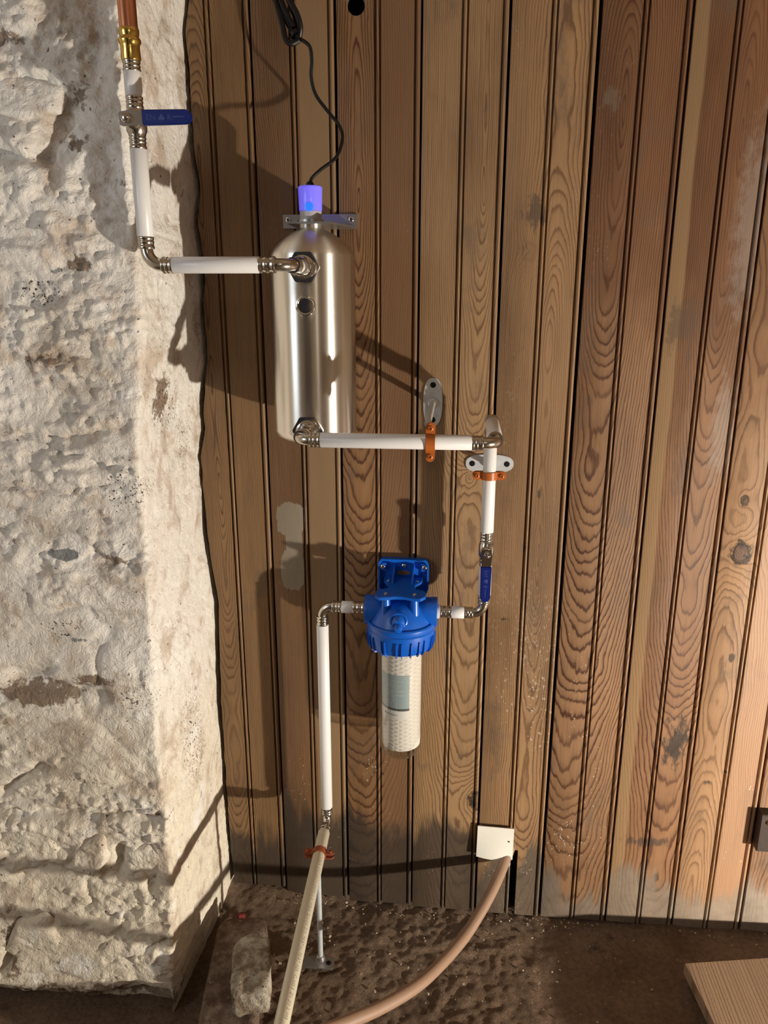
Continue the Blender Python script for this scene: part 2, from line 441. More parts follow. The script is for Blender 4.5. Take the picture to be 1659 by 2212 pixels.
def rrect(w_, h, r, n=5):
    out = []
    for cx, cy, a0 in ((w_ / 2 - r, h / 2 - r, 0), (-w_ / 2 + r, h / 2 - r, 90), (-w_ / 2 + r, -h / 2 + r, 180), (w_ / 2 - r, -h / 2 + r, 270)):
        for i in range(n + 1):
            a = R(a0 + 90 * i / n); out.append((cx + r * math.cos(a), cy + r * math.sin(a)))
    return out

def setp(o, label=None, cat=None, group=None, kind=None):
    if label: o['label'] = label
    if cat: o['category'] = cat
    if group: o['group'] = group
    if kind: o['kind'] = kind
    return o

def thing(name, loc, label, cat, group=None):
    o = bpy.data.objects.new(name, None); o.empty_display_size = 0.02
    o.location = loc; COL.objects.link(o)
    return setp(o, label, cat, group)

def origin(o):
    p = Vector((0, 0, 0))
    while o is not None: p += o.location; o = o.parent
    return p

def mk(name, mb, mat, parent=None, bevel=0.0, angle=35, label=None, cat=None, group=None, kind=None, loc=None, segs=2):
    me = bpy.data.meshes.new(name)
    off = origin(parent) if parent is not None else (Vector(loc) if loc is not None else Vector((0, 0, 0)))
    me.from_pydata([tuple(Vector(v) - off) for v in mb.v], [], mb.f)
    bm = bmesh.new(); bm.from_mesh(me)
    bmesh.ops.recalc_face_normals(bm, faces=bm.faces)
    if bevel > 0:
        ed = [e for e in bm.edges if e.is_manifold and e.calc_face_angle(0) > R(30)]
        bmesh.ops.bevel(bm, geom=ed, offset=bevel, segments=segs, affect='EDGES', clamp_overlap=True)
    bm.to_mesh(me); bm.free()
    me.shade_smooth(); me.set_sharp_from_angle(angle=R(angle))
    me.materials.append(mat)
    o = bpy.data.objects.new(name, me); COL.objects.link(o)
    if parent is not None: o.parent = parent
    elif loc is not None: o.location = loc
    return setp(o, label, cat, group, kind)

def raw(name, verts, faces, mat, parent=None, kind=None, label=None, smooth=True, angle=None):
    me = bpy.data.meshes.new(name); me.from_pydata([tuple(v) for v in verts], [], [tuple(f) for f in faces])
    if smooth: me.shade_smooth()
    if angle: me.set_sharp_from_angle(angle=R(angle))
    me.materials.append(mat)
    o = bpy.data.objects.new(name, me); COL.objects.link(o)
    if parent is not None: o.parent = parent
    return setp(o, label, None, None, kind)

# numpy value noise
def _h(i, j, k, seed):
    n = (i.astype(np.int64) * 374761393 + j.astype(np.int64) * 668265263 + k.astype(np.int64) * 1440662683 + seed * 974711) & 0xffffffff
    n = ((n ^ (n >> 13)) * 1274126177) & 0xffffffff
    n = ((n ^ (n >> 16)) * 2246822519) & 0xffffffff
    return ((n ^ (n >> 15)) & 0xffff) / 65535.0
def vn(x, y, z, seed=0):
    i, j, k = np.floor(x), np.floor(y), np.floor(z)
    fx, fy, fz = x - i, y - j, z - k
    q = lambda t: t * t * t * (t * (t * 6 - 15) + 10)
    u, v, w_ = q(fx), q(fy), q(fz)
    c = lambda a, b, d: _h(i + a, j + b, k + d, seed)
    l = lambda a, b, t: a + (b - a) * t
    return l(l(l(c(0,0,0), c(1,0,0), u), l(c(0,1,0), c(1,1,0), u), v), l(l(c(0,0,1), c(1,0,1), u), l(c(0,1,1), c(1,1,1), u), v), w_) * 2 - 1
def fbm(x, y, z, oct=4, seed=0, gain=0.5):
    s_ = 0; a = 1.0; t = 0
    for o in range(oct):
        s_ = s_ + a * vn(x * 2**o + 17.3 * o, y * 2**o - 9.1 * o, z * 2**o + 5.7 * o, seed + o); t += a; a *= gain
    return s_ / t

# ================================================================== STRUCTURE
# ---------------- wooden wall of beaded boards
WALL = bpy.data.objects.new('wall_back', None); COL.objects.link(WALL)
setp(WALL, 'brown beaded tongue and groove board wall behind the pipework', None, None, 'structure')
PITCH = 0.1345
E0 = -0.3345           # X of the first open joint in view
H_TOP = 2.12
CRACK = [(2.12, -.434), (1.684, -.437), (1.637, -.446), (1.581, -.4433), (1.521, -.4454), (1.466, -.4439), (1.417, -.438), (1.359, -.4452), (1.300, -.4397),
         (1.193, -.4453), (1.13, -.4438), (1.056, -.4563), (1.006, -.4554), (.959, -.469), (.9025, -.4668), (.813, -.4657), (.767, -.4616),
         (.673, -.4522), (.575, -.4555), (.474, -.4599), (.368, -.4606), (.259, -.4603), (.145, -.46), (.051, -.4584), (-.05, -.457)][::-1]
def crack_x(z): return np.interp(z, [a for a, _ in CRACK], [b for _, b in CRACK])

TAN = (0.300, 0.188, 0.098); TAN2 = (0.285, 0.172, 0.088); ORG = (0.36, 0.215, 0.118)
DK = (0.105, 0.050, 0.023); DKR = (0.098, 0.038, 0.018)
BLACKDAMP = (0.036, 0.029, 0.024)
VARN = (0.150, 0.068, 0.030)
BOARDS = {
 0: dict(light=(0.225, 0.135, 0.066), dark=DK, x0=-.43, d0=.05, slope=-.045, freq=290, damp_h=.17, speck=.3, damp=BLACKDAMP),
 1: dict(light=(0.185, 0.105, 0.052), dark=DK, x0=-.36, d0=-.01, slope=.035, freq=280, damp_h=.21, speck=.6, putty=True, damp=BLACKDAMP,
         stripe=(-.262, -.20, (0.275, 0.185, 0.100))),
 2: dict(light=(0.215, 0.120, 0.056), dark=DKR, x0=-.168, d0=.17, slope=-.115, freq=210, damp_h=.23, speck=.65, grain=1.0, stripe=(-.128, -.06, (0.150, 0.080, 0.040)), damp=BLACKDAMP,
         smudges=((-.168, 1.69, .020, .035, (0.20, 0.15, 0.09), .7),)),
 3: dict(light=TAN, dark=(0.17, 0.090, 0.042), x0=.034, d0=.11, slope=-.07, freq=260, damp_h=.15, speck=.25, grain=.85, damp=BLACKDAMP,
         knots=((.0635, .262, .020, .9), (.028, .93, .017, 0.0))),
 4: dict(light=TAN2, dark=(0.16, 0.083, 0.040), x0=.155, d0=-.05, slope=.055, freq=240, damp_h=.13, speck=1.2, grain=.85, damp=(0.085, 0.070, 0.055),
         knots=((.112, 1.31, .014, 0.15),), smudges=((.118, 1.37, .016, .03, (0.06, 0.045, 0.035), .7), (.13, .80, .004, .012, (0.07, 0.05, 0.035), .9), (.10, .66, .012, .003, (0.06, .045, .03), .9), (.15, .90, .004, .010, (0.06, .045, .03), .9))),
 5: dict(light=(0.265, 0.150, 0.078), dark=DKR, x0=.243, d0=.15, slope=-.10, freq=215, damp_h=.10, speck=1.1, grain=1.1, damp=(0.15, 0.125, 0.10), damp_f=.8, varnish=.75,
         smudges=((.225, 1.53, .012, .02, (.16, .12, .09), .6), (.30, .86, .02, .03, (.12, .08, .055), .5))),
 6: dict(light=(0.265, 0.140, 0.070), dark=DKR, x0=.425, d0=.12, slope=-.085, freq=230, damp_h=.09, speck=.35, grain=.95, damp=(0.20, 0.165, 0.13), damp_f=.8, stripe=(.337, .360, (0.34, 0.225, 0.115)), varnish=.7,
         smudges=((.435, .415, .028, .055, (0.025, 0.020, 0.017), .9), (.40, .19, .045, .012, (0.05, 0.038, 0.03), .75), (.365, 1.19, .025, .05, (.10, .07, .05), .6), (.39, .95, .022, .05, (.11, .075, .05), .5)),
         haze=((.455, 1.35, .030, .16, .42), (.45, 1.02, .022, .10, .42))),
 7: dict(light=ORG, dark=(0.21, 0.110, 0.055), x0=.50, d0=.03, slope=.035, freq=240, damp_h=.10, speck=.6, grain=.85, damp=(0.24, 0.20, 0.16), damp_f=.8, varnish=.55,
         knots=((.507, .803, .020, .95), (.502, .90, .009, .8)), smudges=((.505, .335, .010, .006, (.06, .05, .04), .9), (.535, .36, .006, .005, (.06, .05, .04), .9), (.515, .60, .006, .012, (.05, .035, .025), .9)),
         stripe=(.545, .60, (0.37, 0.215, 0.13))),
 8: dict(light=(0.37, 0.225, 0.14), dark=(0.20, 0.10, 0.055), x0=.66, d0=.04, slope=.06, freq=210, damp_h=.13, speck=.4, grain=.9, damp=(0.29, 0.25, 0.205), damp_f=.8,
         smudges=((.607, .107, .005, .006, (.02, .015, .012), 1.0), (.66, .05, .02, .03, (.07, .055, .045), .8))),
}
def board_profile(x0, x1, bead_c, gap):
    """front profile from left to right: (x, y), y negative is towards the room"""
    p = [(x0, 0.016), (x0, 0.0006), (x0 + .0012, 0.0)]
    def bead(c, hw):
        q = [(c - hw - .0031, 0.0), (c - hw - .0022, .0050), (c - hw, .0054)]
        for i in range(1, 8):
            a = math.pi * i / 8
            q.append((c - hw * math.cos(a), .0030 - .0042 * math.sin(a)))
        q += [(c + hw, .0054), (c + hw + .0022, .0050), (c + hw + .0031, 0.0)]
        return q
    p += bead(bead_c, .0027)
    xe = x1 - gap
    p += [(xe - .0104, 0.0), (xe - .0094, .0050), (xe - .0072, .0056)]
    hw = .0036; c = xe - hw
    for i in range(1, 9):
        a = math.pi * i / 8
        p.append((c - hw * math.cos(a), .0032 - .0045 * math.sin(a)))
    p.append((xe, .016))
    return p
def extrude_profile(mb, p, z0, z1, rows=1):
    b = len(mb.v); n = len(p)
    for k in range(rows + 1):
        z = z0 + (z1 - z0) * k / rows
        for (x, y) in p: mb.v.append(Vector((x, y, z)))
    for k in range(rows):
        for i in range(n - 1):
            mb.f.append((b + k * n + i, b + k * n + i + 1, b + (k + 1) * n + i + 1, b + (k + 1) * n + i))
    # ends
    mb.f.append(tuple(b + i for i in range(n)))
    mb.f.append(tuple(b + rows * n + i for i in range(n))[::-1])

rng = random.Random(3)
for k in range(0, 17):
    xr = E0 + PITCH * k; xl = xr - PITCH
    gap = (.0040, .0046, .0036, .0044, .0056, .0040, .0036, .0050, .0036)[k % 9]
    prm = dict(BOARDS[k]) if k in BOARDS else dict(light=(0.33 + .06 * rng.random(), 0.17 + .03 * rng.random(), 0.08), dark=DK, x0=xl + .05, d0=.05 + .1 * rng.random(), slope=-.06, freq=190, damp=(0.2, .16, .12))
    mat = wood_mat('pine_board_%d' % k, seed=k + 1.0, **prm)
    bead_c = xl + .0640
    mb = MB(); zb = (0.020, 0.004, -.004, -.008, -.01, -.01, -.01, -.01, -.01)[k % 9]
    prof = board_profile(xl, xr, bead_c, gap)
    if k == 0:
        # left strip scribed to the stone, so its edge wanders
        zs = np.linspace(zb, H_TOP, 160)
        xe = crack_x(zs) + .0065 + .0022 * fbm(zs * 0, zs * 0, zs * 30, 4, 5)
        cut = [q for q in prof if q[0] >= bead_c - .0062]
        extrude_profile(mb, cut, zb, H_TOP, 1)
        b = len(mb.v)
        for z, x in zip(zs, xe):
            mb.v += [Vector((x, .012, z)), Vector((x, 0.0, z)), Vector((cut[0][0], 0.0, z))]
        for i in range(len(zs) - 1):
            for j in (0, 1): mb.f.append((b + i * 3 + j, b + i * 3 + j + 1, b + i * 3 + j + 4, b + i * 3 + j + 3))
    elif k == 4:
        # a split strip has broken away at the foot beside the cover plate
        extrude_profile(mb, prof, .150, H_TOP)
        lo = [q for q in prof if q[0] <= bead_c + .0030]; lo.append((lo[-1][0], .012))
        hi = [q for q in prof if q[0] >= bead_c + .016]; hi = [(bead_c + .0165, .012), (bead_c + .0165, 0.0)] + [q for q in hi if q[0] > bead_c + .0166]
        extrude_profile(mb, lo, zb, .150); extrude_profile(mb, hi, zb, .150)
    else:
        extrude_profile(mb, prof, zb, H_TOP)
    o = mk('board', mb, mat, WALL, angle=40)
    if k == 2:
        # round hole bored through the board near the top of the picture
        cm = MB().lathe((-.1685, -.02, 1.668), (0, 1, 0), [(0, .0135), (.06, .0125)], 28)
        c = mk('hole_cutter', cm, M['void'])
        md = o.modifiers.new('hole', 'BOOLEAN'); md.object = c; md.operation = 'DIFFERENCE'; md.solver = 'EXACT'
        bpy.context.view_layer.update()
        ev = o.evaluated_get(bpy.context.evaluated_depsgraph_get())
        nm = bpy.data.meshes.new_from_object(ev)
        o.modifiers.clear(); o.data = nm
        nm.shade_smooth(); nm.set_sharp_from_angle(angle=R(40))
        bpy.data.objects.remove(c, do_unlink=True)
mb = MB().box((0.65, 0.070, 1.03), 2.6, .02, 2.24)
mk('backing', mb, M['void'], WALL)

# ---------------- whitewashed stone wall (front face plus the return that meets the boards)
def stone_wall():
    zs = np.concatenate([np.arange(-.03, 1.74, .0030), np.arange(1.75, 2.13, .02)])
    Yf = np.interp(zs, [-.03, .05, .25, .5, .9, 1.3, 1.8, 2.2], [-.300, -.290, -.262, -.245, -.240, -.238, -.236, -.23])
    Xc = np.interp(zs, [-.03, .10, .24, .38, .52, .69, .85, 1.0, 1.14, 1.27, 1.39, 1.5, 1.62, 2.2],
                   [-.478, -.478, -.472, -.477, -.485, -.480, -.474, -.476, -.462, -.451, -.4526, -.453, -.443, -.44])
    Xw = crack_x(zs) - .0015
    Rr = .008
    d_dense = np.arange(0, .46, .0030); d_coarse = np.arange(.47, 1.25, .02)
    dist = np.concatenate([d_coarse[::-1], d_dense[::-1]])
    arc = np.linspace(0, math.pi / 2, 9)[1:-1]
    tr = np.linspace(0, 1, 92)
    cols = []
    Z = zs
    n = len(Z); one = np.ones(n)
    X = []; Y = []; NX = []; NY = []; T = []
    for d in dist:
        X.append(Xc - Rr - d); Y.append(Yf); NX.append(0 * one); NY.append(-one); T.append(0 * one)
    for a in arc:
        X.append(Xc - Rr + Rr * math.sin(a)); Y.append(Yf + Rr - Rr * math.cos(a)); NX.append(math.sin(a) * one); NY.append(-math.cos(a) * one); T.append(0 * one)
    for t in tr:
        X.append(Xc + (Xw - Xc) * t); Y.append(Yf + Rr + (.030 - Yf - Rr) * t); NX.append(one); NY.append(0 * one); T.append(t * one)
    X = np.array(X); Y = np.array(Y); NX = np.array(NX); NY = np.array(NY); T = np.array(T); ZZ = np.tile(Z, (X.shape[0], 1))
    # relief: courses of flat rubble, lumps, trowel slurry
    wx = X + .03 * fbm(X * 5, Y * 5, ZZ * 5, 3, 40); wz = ZZ + .03 * fbm(X * 4, Y * 4, ZZ * 6, 3, 50)
    big = fbm(X * 3.2, Y * 3.2, ZZ * 4.5, 3, 1)
    course = fbm(wx * 3.5, Y * 4, wz * 11, 3, 7)
    lump = fbm(wx * 17, Y * 17, wz * 24, 4, 11)
    grain = fbm(X * 75, Y * 75, ZZ * 75, 3, 23)
    ridge = 1 - np.abs(fbm(wx * 7, Y * 7, wz * 15, 4, 31)) * 2.0
    ridge = np.clip((ridge - .78) / .22, 0, 1)
    zone = np.clip(fbm(X * 3, Y * 3, ZZ * 3, 2, 61) * 2 + .45, 0, 1)
    ledge = np.abs(fbm(wx * 4.5, Y * 5, wz * 8.5, 3, 71))
    front = (NY < -.5).astype(float)
    rough = .45 + .55 * np.clip((np.interp(ZZ, [0, .3, .55, .75, 1.0, 1.2, 1.7], [.95, .95, .8, .75, .6, 1.0, 1.0])), 0, 1)
    fl = lambda q, lo: np.clip((1 - np.abs(q) * 2.4 - lo) / (1 - lo), 0, 1)
    wrinkle = fl(fbm(wx * 26, Y * 26, wz * 38, 3, 83, .6), .2); crumb = fl(fbm(X * 55, Y * 55, ZZ * 70, 2, 87, .6), .1)
    rz = np.clip(fbm(X * 6, Y * 6, ZZ * 11, 3, 65) * 3.0 + .32, 0.0, 1)
    hi = np.clip((ZZ - 1.15) / .2, 0, 1) * front
    disp = .0085 * big + (.011 + .006 * hi) * course * rough + (.0060 + .004 * hi) * lump * rough * (.5 + .8 * zone) - .006 * ridge * zone * rough - .005 * np.clip(.10 - ledge, 0, .1) / .1 * rough
    # the arris stays close to its line, the face only falls away gently behind it
    dd = np.clip((Xc - Rr)[None, :] - X, 0, 1)
    lim = np.maximum(disp * (.25 + .75 * np.clip(dd / .06, 0, 1)), -.002 - .10 * dd)
    disp = np.where(front > 0, lim, disp)
    disp += (.0050 * wrinkle + .0032 * crumb) * rz * rough + .0026 * grain * (.25 + rz)
    disp += hi * np.clip(dd / .02, 0, 1) * (.016 * fbm(wx * 13, Y * 13, wz * 17, 3, 103, .55) + .006 * fl(fbm(wx * 24, Y * 24, wz * 30, 3, 107, .6), .1) - .004)
    disp += .007 * np.clip(fbm(X * 42, Y * 42, ZZ * 60, 3, 77) - .12, 0, 1) * (.4 + zone)
    # named features: a grooved slope above, ledges, an overhang at the foot
    def groove(x0, z0, x1, z1, wd, dp):
        dx, dz = x1 - x0, z1 - z0; L2 = dx * dx + dz * dz
        t = np.clip(((X - x0) * dx + (ZZ - z0) * dz) / L2, 0, 1)
        dd = np.hypot(X - x0 - t * dx, ZZ - z0 - t * dz + .008 * fbm(X * 30, 0 * X, ZZ * 30, 3, 91))
        return -dp * np.exp(-(dd / wd) ** 2) * front
    disp += groove(-.66, 1.43, -.57, 1.425, .012, .020) + groove(-.57, 1.425, -.52, 1.50, .014, .012) + groove(-.60, 1.20, -.535, 1.17, .010, .010)
    disp += groove(-.80, .360, -.49, .372, .008, .016) + groove(-.60, .092, -.48, .140, .0035, .012) + groove(-.57, .165, -.485, .172, .003, .010)
    disp += groove(-.57, .305, -.575, .25, .008, .018) + groove(-.52, .31, -.515, .235, .010, .020) + groove(-.70, 1.055, -.60, 1.01, .004, .006) + groove(-.60, 1.01, -.49, .985, .0035, .008)
    disp += groove(-.72, .625, -.58, .60, .022, .016) + groove(-.78, .40, -.70, .46, .010, .014) + groove(-.80, .05, -.76, .15, .008, .03) + groove(-.62, .01, -.49, .03, .012, .02)
    disp += groove(-.61, 1.03, -.50, 1.05, .010, .006) + groove(-.56, .845, -.50, .83, .007, .012)
    rev = 1 - front
    disp = np.where(rev > 0, disp * (.50 - .22 * T), disp)
    # end of the return runs ragged against the boards
    PX = X + NX * disp; PY = Y + NY * disp
    foot = np.clip((.030 - ZZ) / .06, 0, 1)
    PY += front * foot * .05
    verts = np.stack([PX, PY, ZZ], -1).reshape(-1, 3)
    nc, nr = X.shape
    a = (np.arange(nc - 1)[:, None] * nr + np.arange(nr - 1)[None, :]).reshape(-1)
    faces = np.stack([a, a + nr, a + nr + 1, a + 1], -1)
    me = bpy.data.meshes.new('wall_left')
    me.vertices.add(len(verts)); me.vertices.foreach_set('co', verts.astype(np.float32).ravel())
    nf = len(faces)
    me.loops.add(nf * 4); me.loops.foreach_set('vertex_index', faces.astype(np.int32).ravel())
    me.polygons.add(nf); me.polygons.foreach_set('loop_start', np.arange(0, nf * 4, 4, dtype=np.int32))
    me.update(calc_edges=True); me.validate()
    # flaked patches (own shapes, painted as an attribute)
    x, y, z = verts.T
    def patch(cx, cy, cz, rx, ry, rz):
        return np.exp(-(((x - cx) / rx) ** 2 + ((y - cy) / ry) ** 2 + ((z - cz) / rz) ** 2))
    br = patch(-.455, -.165, 1.085, .03, .035, .045) * .9 + patch(-.68, -.24, .60, .09, .1, .030) * .85 + patch(-.515, -.24, 1.50, .030, .1, .025) * .6 + patch(-.53, -.24, 1.44, .03, .1, .02) * .6 \
        + patch(-.535, -.24, 1.285, .025, .1, .013) * .85 + patch(-.58, -.24, .632, .05, .1, .012) * .7 + patch(-.62, -.24, 1.57, .05, .1, .02) * .6 + patch(-.46, -.21, .83, .015, .03, .02) * .55 \
        + patch(-.50, -.25, .375, .04, .1, .006) * .8 + patch(-.53, -.25, .84, .03, .1, .015) * .7 + patch(-.60, -.28, .02, .2, .1, .03) * .75 + patch(-.78, -.27, .10, .02, .1, .06) * .8 \
        + patch(-.60, -.24, 1.15, .06, .1, .02) * .55 + patch(-.46, -.10, .98, .02, .05, .03) * .3
    gy = patch(-.608, -.24, .848, .030, .1, .010) * 1.1 + patch(-.57, -.24, 1.275, .018, .1, .010) * .6 + patch(-.60, -.24, .70, .02, .1, .006) * .7 + patch(-.50, -.24, 1.005, .010, .1, .006) * .7
    sp = patch(-.50, -.24, .955, .030, .06, .030) * 1.2 + patch(-.60, -.24, 1.245, .035, .1, .020) + patch(-.63, -.24, .72, .03, .1, .02) * .9 + patch(-.62, -.24, .44, .04, .1, .02) * .6 \
        + patch(-.455, -.15, 1.07, .03, .05, .05) * .8 + patch(-.46, -.07, .99, .03, .04, .08) * .5 + patch(-.52, -.24, .60, .06, .1, .04) * .5 + patch(-.47, -.12, .45, .02, .07, .12) * .6
    at = me.attributes.new('bare', 'FLOAT_VECTOR', 'POINT')
    at.data.foreach_set('vector', np.stack([br, gy, sp], -1).astype(np.float32).ravel())
    me.shade_smooth(); me.materials.append(M['wash'])
    o = bpy.data.objects.new('wall_left', me); COL.objects.link(o)
    setp(o, 'rough whitewashed rubble stone wall left of the boards', None, None, 'structure')
    return o
SW = stone_wall()

# stones of the rubble that stand proud of the limewash
def stone_piece(cx, cz, wx_, hz_, rot, seed, y=-.262, dep=.02, tilt=(0, 0)):
    n, m = 26, 48
    ca, sa = math.cos(R(rot)), math.sin(R(rot))
    r_, th = np.meshgrid(np.linspace(0, 1, n) ** .8, 2 * np.pi * np.arange(m) / m, indexing='ij')
    # irregular five or six sided outline
    rg_ = random.Random(seed); ns = rg_.choice((5, 6, 7)); angs = sorted((i + rg_.uniform(-.28, .28)) * 2 * math.pi / ns for i in range(ns))
    k = np.full_like(th, 9.0)
    for a in angs: 
        cc = np.cos(th - a); k = np.where(cc > .12, np.minimum(k, rg_.uniform(.80, 1.08) / np.maximum(cc, .12)), k)
    k = np.minimum(k, 1.35)
    k = k * (1 + .07 * fbm(np.cos(th) * 3, np.sin(th) * 3, 0 * th + seed * 3.1, 3, seed))
    u = r_ * k * np.cos(th) * wx_ / 2; v = r_ * k * np.sin(th) * hz_ / 2
    hgt = dep * (1 - r_ ** 11) + .0035 * fbm(u * 35, v * 35, 0 * u + seed * 1.7, 4, seed + 9) + .0016 * fbm(u * 130, v * 130, 0 * u + seed, 2, seed + 4) + tilt[0] * u + tilt[1] * v
    vs = np.stack([cx + u * ca - v * sa, y + .010 - hgt, cz + u * sa + v * ca], -1).reshape(-1, 3)
    fs = [(i * m + q, i * m + (q + 1) % m, (i + 1) * m + (q + 1) % m, (i + 1) * m + q) for i in range(n - 1) for q in range(m)]
    return raw('stone', vs.tolist(), fs, M['wash'], SW)
for a in ((-.735, .105, .135, .125, 28, 1, -.275, .017, (.05, .10)), (-.575, .083, .165, .110, 4, 2, -.277, .016, (.0, .10)), (-.625, .285, .060, .085, -38, 3, -.257, .017, (.15, 0)),
          (-.735, .300, .12, .085, 14, 4, -.253, .015, (0, .08)), (-.66, .415, .20, .055, -4, 5, -.243, .013, (0, .15)), (-.545, .425, .10, .060, 3, 6, -.240, .012, (0, -.1)),
          (-.52, .285, .075, .075, 2, 7, -.253, .012, (0, .1)), (-.67, .515, .16, .07, 6, 8, -.239, .013, (.05, .1)), (-.545, 1.305, .060, .045, 12, 9, -.239, .012, (0, .2)),
          (-.610, 1.345, .11, .06, -8, 12, -.238, .014, (0, .15)), (-.60, 1.50, .12, .055, -6, 13, -.238, .012, (0, -.1)), (-.655, .895, .17, .05, 3, 15, -.237, .010, (0, .1))):
    stone_piece(*a)

# ---------------- floor
def floor_mesh():
    xs = np.unique(np.concatenate([np.arange(-1.65, -.62, .03), np.arange(-.62, .80, .0045), np.arange(.8, 2.0, .03), [2.0]]))
    ys = np.unique(np.concatenate([np.arange(-3.05, -.62, .05), np.arange(-.62, .05, .0045), [.06]]))
    X, Y = np.meshgrid(xs, ys, indexing='ij')
    dense = np.clip((Y + .75) / .1, 0, 1)
    Z = .009 * fbm(X * 4, Y * 4, X * 0, 3, 3) + dense * (.0040 * fbm(X * 30, Y * 30, X * 0, 4, 6) + (.0026 * np.clip(1.1 - X * 3.2, .25, 1)) * fbm(X * 95, Y * 95, X * 0, 2, 9))
    Z += .022 * np.exp(-((Y - .02) / .05) ** 2) * np.clip((-.18 - X) / .15, 0, 1) - .008
    Z -= .004
    nx, ny = X.shape
    v = np.stack([X, Y, Z], -1).reshape(-1, 3)
    a = (np.arange(nx - 1)[:, None] * ny + np.arange(ny - 1)[None, :]).reshape(-1)
    f = np.stack([a, a + ny, a + ny + 1, a + 1], -1)
    me = bpy.data.meshes.new('floor')
    me.vertices.add(len(v)); me.vertices.foreach_set('co', v.astype(np.float32).ravel())
    me.loops.add(len(f) * 4); me.loops.foreach_set('vertex_index', f.astype(np.int32).ravel())
    me.polygons.add(len(f)); me.polygons.foreach_set('loop_start', np.arange(0, len(f) * 4, 4, dtype=np.int32))
    me.update(calc_edges=True); me.validate(); me.shade_smooth(); me.materials.append(M['floor'])
    o = bpy.data.objects.new('floor', me); COL.objects.link(o)
    return setp(o, 'uneven brown earth and concrete cellar floor', None, None, 'structure')
floor_mesh()

# ---------------- the rest of the cellar, behind and beside the camera
M['roomwash'] = simple('aged_limewash', (0.52, 0.46, 0.37), 0.8, var=0.25, vscale=3, bump=0.4)
def struct_box(name, c, sx, sy, sz, mat, label):
    return setp(mk(name, MB().box(c, sx, sy, sz), mat), label, None, None, 'structure')
struct_box('wall_right', (2.03, -1.5, 1.05), .06, 3.2, 2.2, M['roomwash'], 'limewashed cellar wall on the right')
struct_box('wall_front', (.2, -3.08, 1.05), 3.7, .06, 2.2, M['roomwash'], 'limewashed cellar wall behind the camera')
struct_box('ceiling', (.2, -1.5, 2.15), 3.8, 3.2, .06, simple('ceiling_boards', (0.30, 0.22, 0.15), 0.8, var=0.2, vscale=5), 'brown boarded cellar ceiling')
D1 = setp(mk('reflection_panel', MB().box((-.55, -3.03, 1.0), 1.05, .05, 2.0), M['navypanel'], bevel=.004), 'navy panel added behind the camera for its reflection in the tank', None, None, 'structure')  # added slab, stands in for the photographer's dark reflection in the tank
mk('panel_knob', MB().lathe((-.12, -3.005, 1.0), (0, 1, 0), [(0, .02), (.02, .02), (.03, .012), (.05, .026), (.07, .02)], 20), M['steel'], D1)
# side wall with its window opening
mb = MB()
for (c, sy, sz) in (((-1.62, -1.5, .55), 3.2, 1.14), ((-1.62, -1.5, 2.02), 3.2, .24), ((-1.62, -.56, 1.51), 1.24, .78), ((-1.62, -2.46, 1.51), 1.28, .78)):
    mb.box(c, .06, sy, sz)
setp(mk('wall_side', mb, M['roomwash']), 'limewashed side wall around the small window', None, None, 'structure')
W1 = setp(mk('window_1', MB().box((-1.64, -1.50, 1.13), .05, .68, .03).box((-1.64, -1.50, 1.89), .05, .68, .03).box((-1.64, -1.17, 1.51), .05, .03, .78).box((-1.64, -1.83, 1.51), .05, .03, .78), simple('window_paint', (.6, .6, .58), .5), bevel=.002),
          'small cellar window in the side wall', None, None, 'structure')
g = N('daylit_pane'); g.set(col=(.8, .85, .9), rough=.2, ecol=(.8, .9, 1.0), estr=1.2)
mk('pane', MB().box((-1.645, -1.50, 1.51), .006, .64, .74), g.m, W1)

# ================================================================== OBJECTS
V = Vector
XP, XM, YP, YM, ZP, ZM = V((1,0,0)), V((-1,0,0)), V((0,1,0)), V((0,-1,0)), V((0,0,1)), V((0,0,-1))
PR = 0.0110          # pipe radius

def elbow_pts(c, d1, d2, r, n=12):
    c = V(c); d1 = nrm(d1); d2 = nrm(d2); ce = c - d1 * r + d2 * r
    return [ce + (-d2 * math.cos(math.pi / 2 * i / n) + d1 * math.sin(math.pi / 2 * i / n)) * r for i in range(n + 1)]
def sleeve_prof(L, r=.0108):
    return [(0, r * .80), (0, r * .97), (.0012, r * 1.03), (.003, r * 1.03), (.0038, r * .96), (L * .36, r * .96), (L * .40, r * 1.02), (L * .50, r * 1.02), (L * .54, r * .96),
            (L - .0045, r * .96), (L - .0035, r * 1.03), (L - .0012, r * 1.03), (L, r * .97), (L, r * .78)]
def sleeve(o, ax, L, par, r=.0108, mat=None, name='press_sleeve'):
    return mk(name, MB().lathe(o, ax, sleeve_prof(L, r), 28, False), mat or M['steel'], par, angle=50)
def straight(p0, p1, par, r=PR, mat=None, name='pipe'):
    p0 = V(p0); p1 = V(p1); L = (p1 - p0).length
    return mk(name, MB().lathe(p0, p1 - p0, [(0, r * .8), (0, r - .0004), (.0004, r), (L - .0004, r), (L, r - .0004), (L, r * .8)], 32, True), mat or M['pipe'], par, angle=50)
def elbow(c, d1, d2, par, bend=.019, r=.0084, L=.016, mat=None):
    """bent steel elbow at corner c with a ringed sleeve on both ends"""
    c = V(c); d1 = nrm(d1); d2 = nrm(d2)
    pts = elbow_pts(c, d1, d2, bend)
    e = mk('elbow', MB().tube([pts[0] - d1 * .004] + pts + [pts[-1] + d2 * .004], r, 20), mat or M['steel'], par, angle=60)
    mk('sleeve', MB().lathe(pts[0] - d1 * L, d1, sleeve_prof(L), 28, False), mat or M['steel'], e, angle=50)
    mk('sleeve', MB().lathe(pts[-1], d2, sleeve_prof(L), 28, False), mat or M['steel'], e, angle=50)
    return e
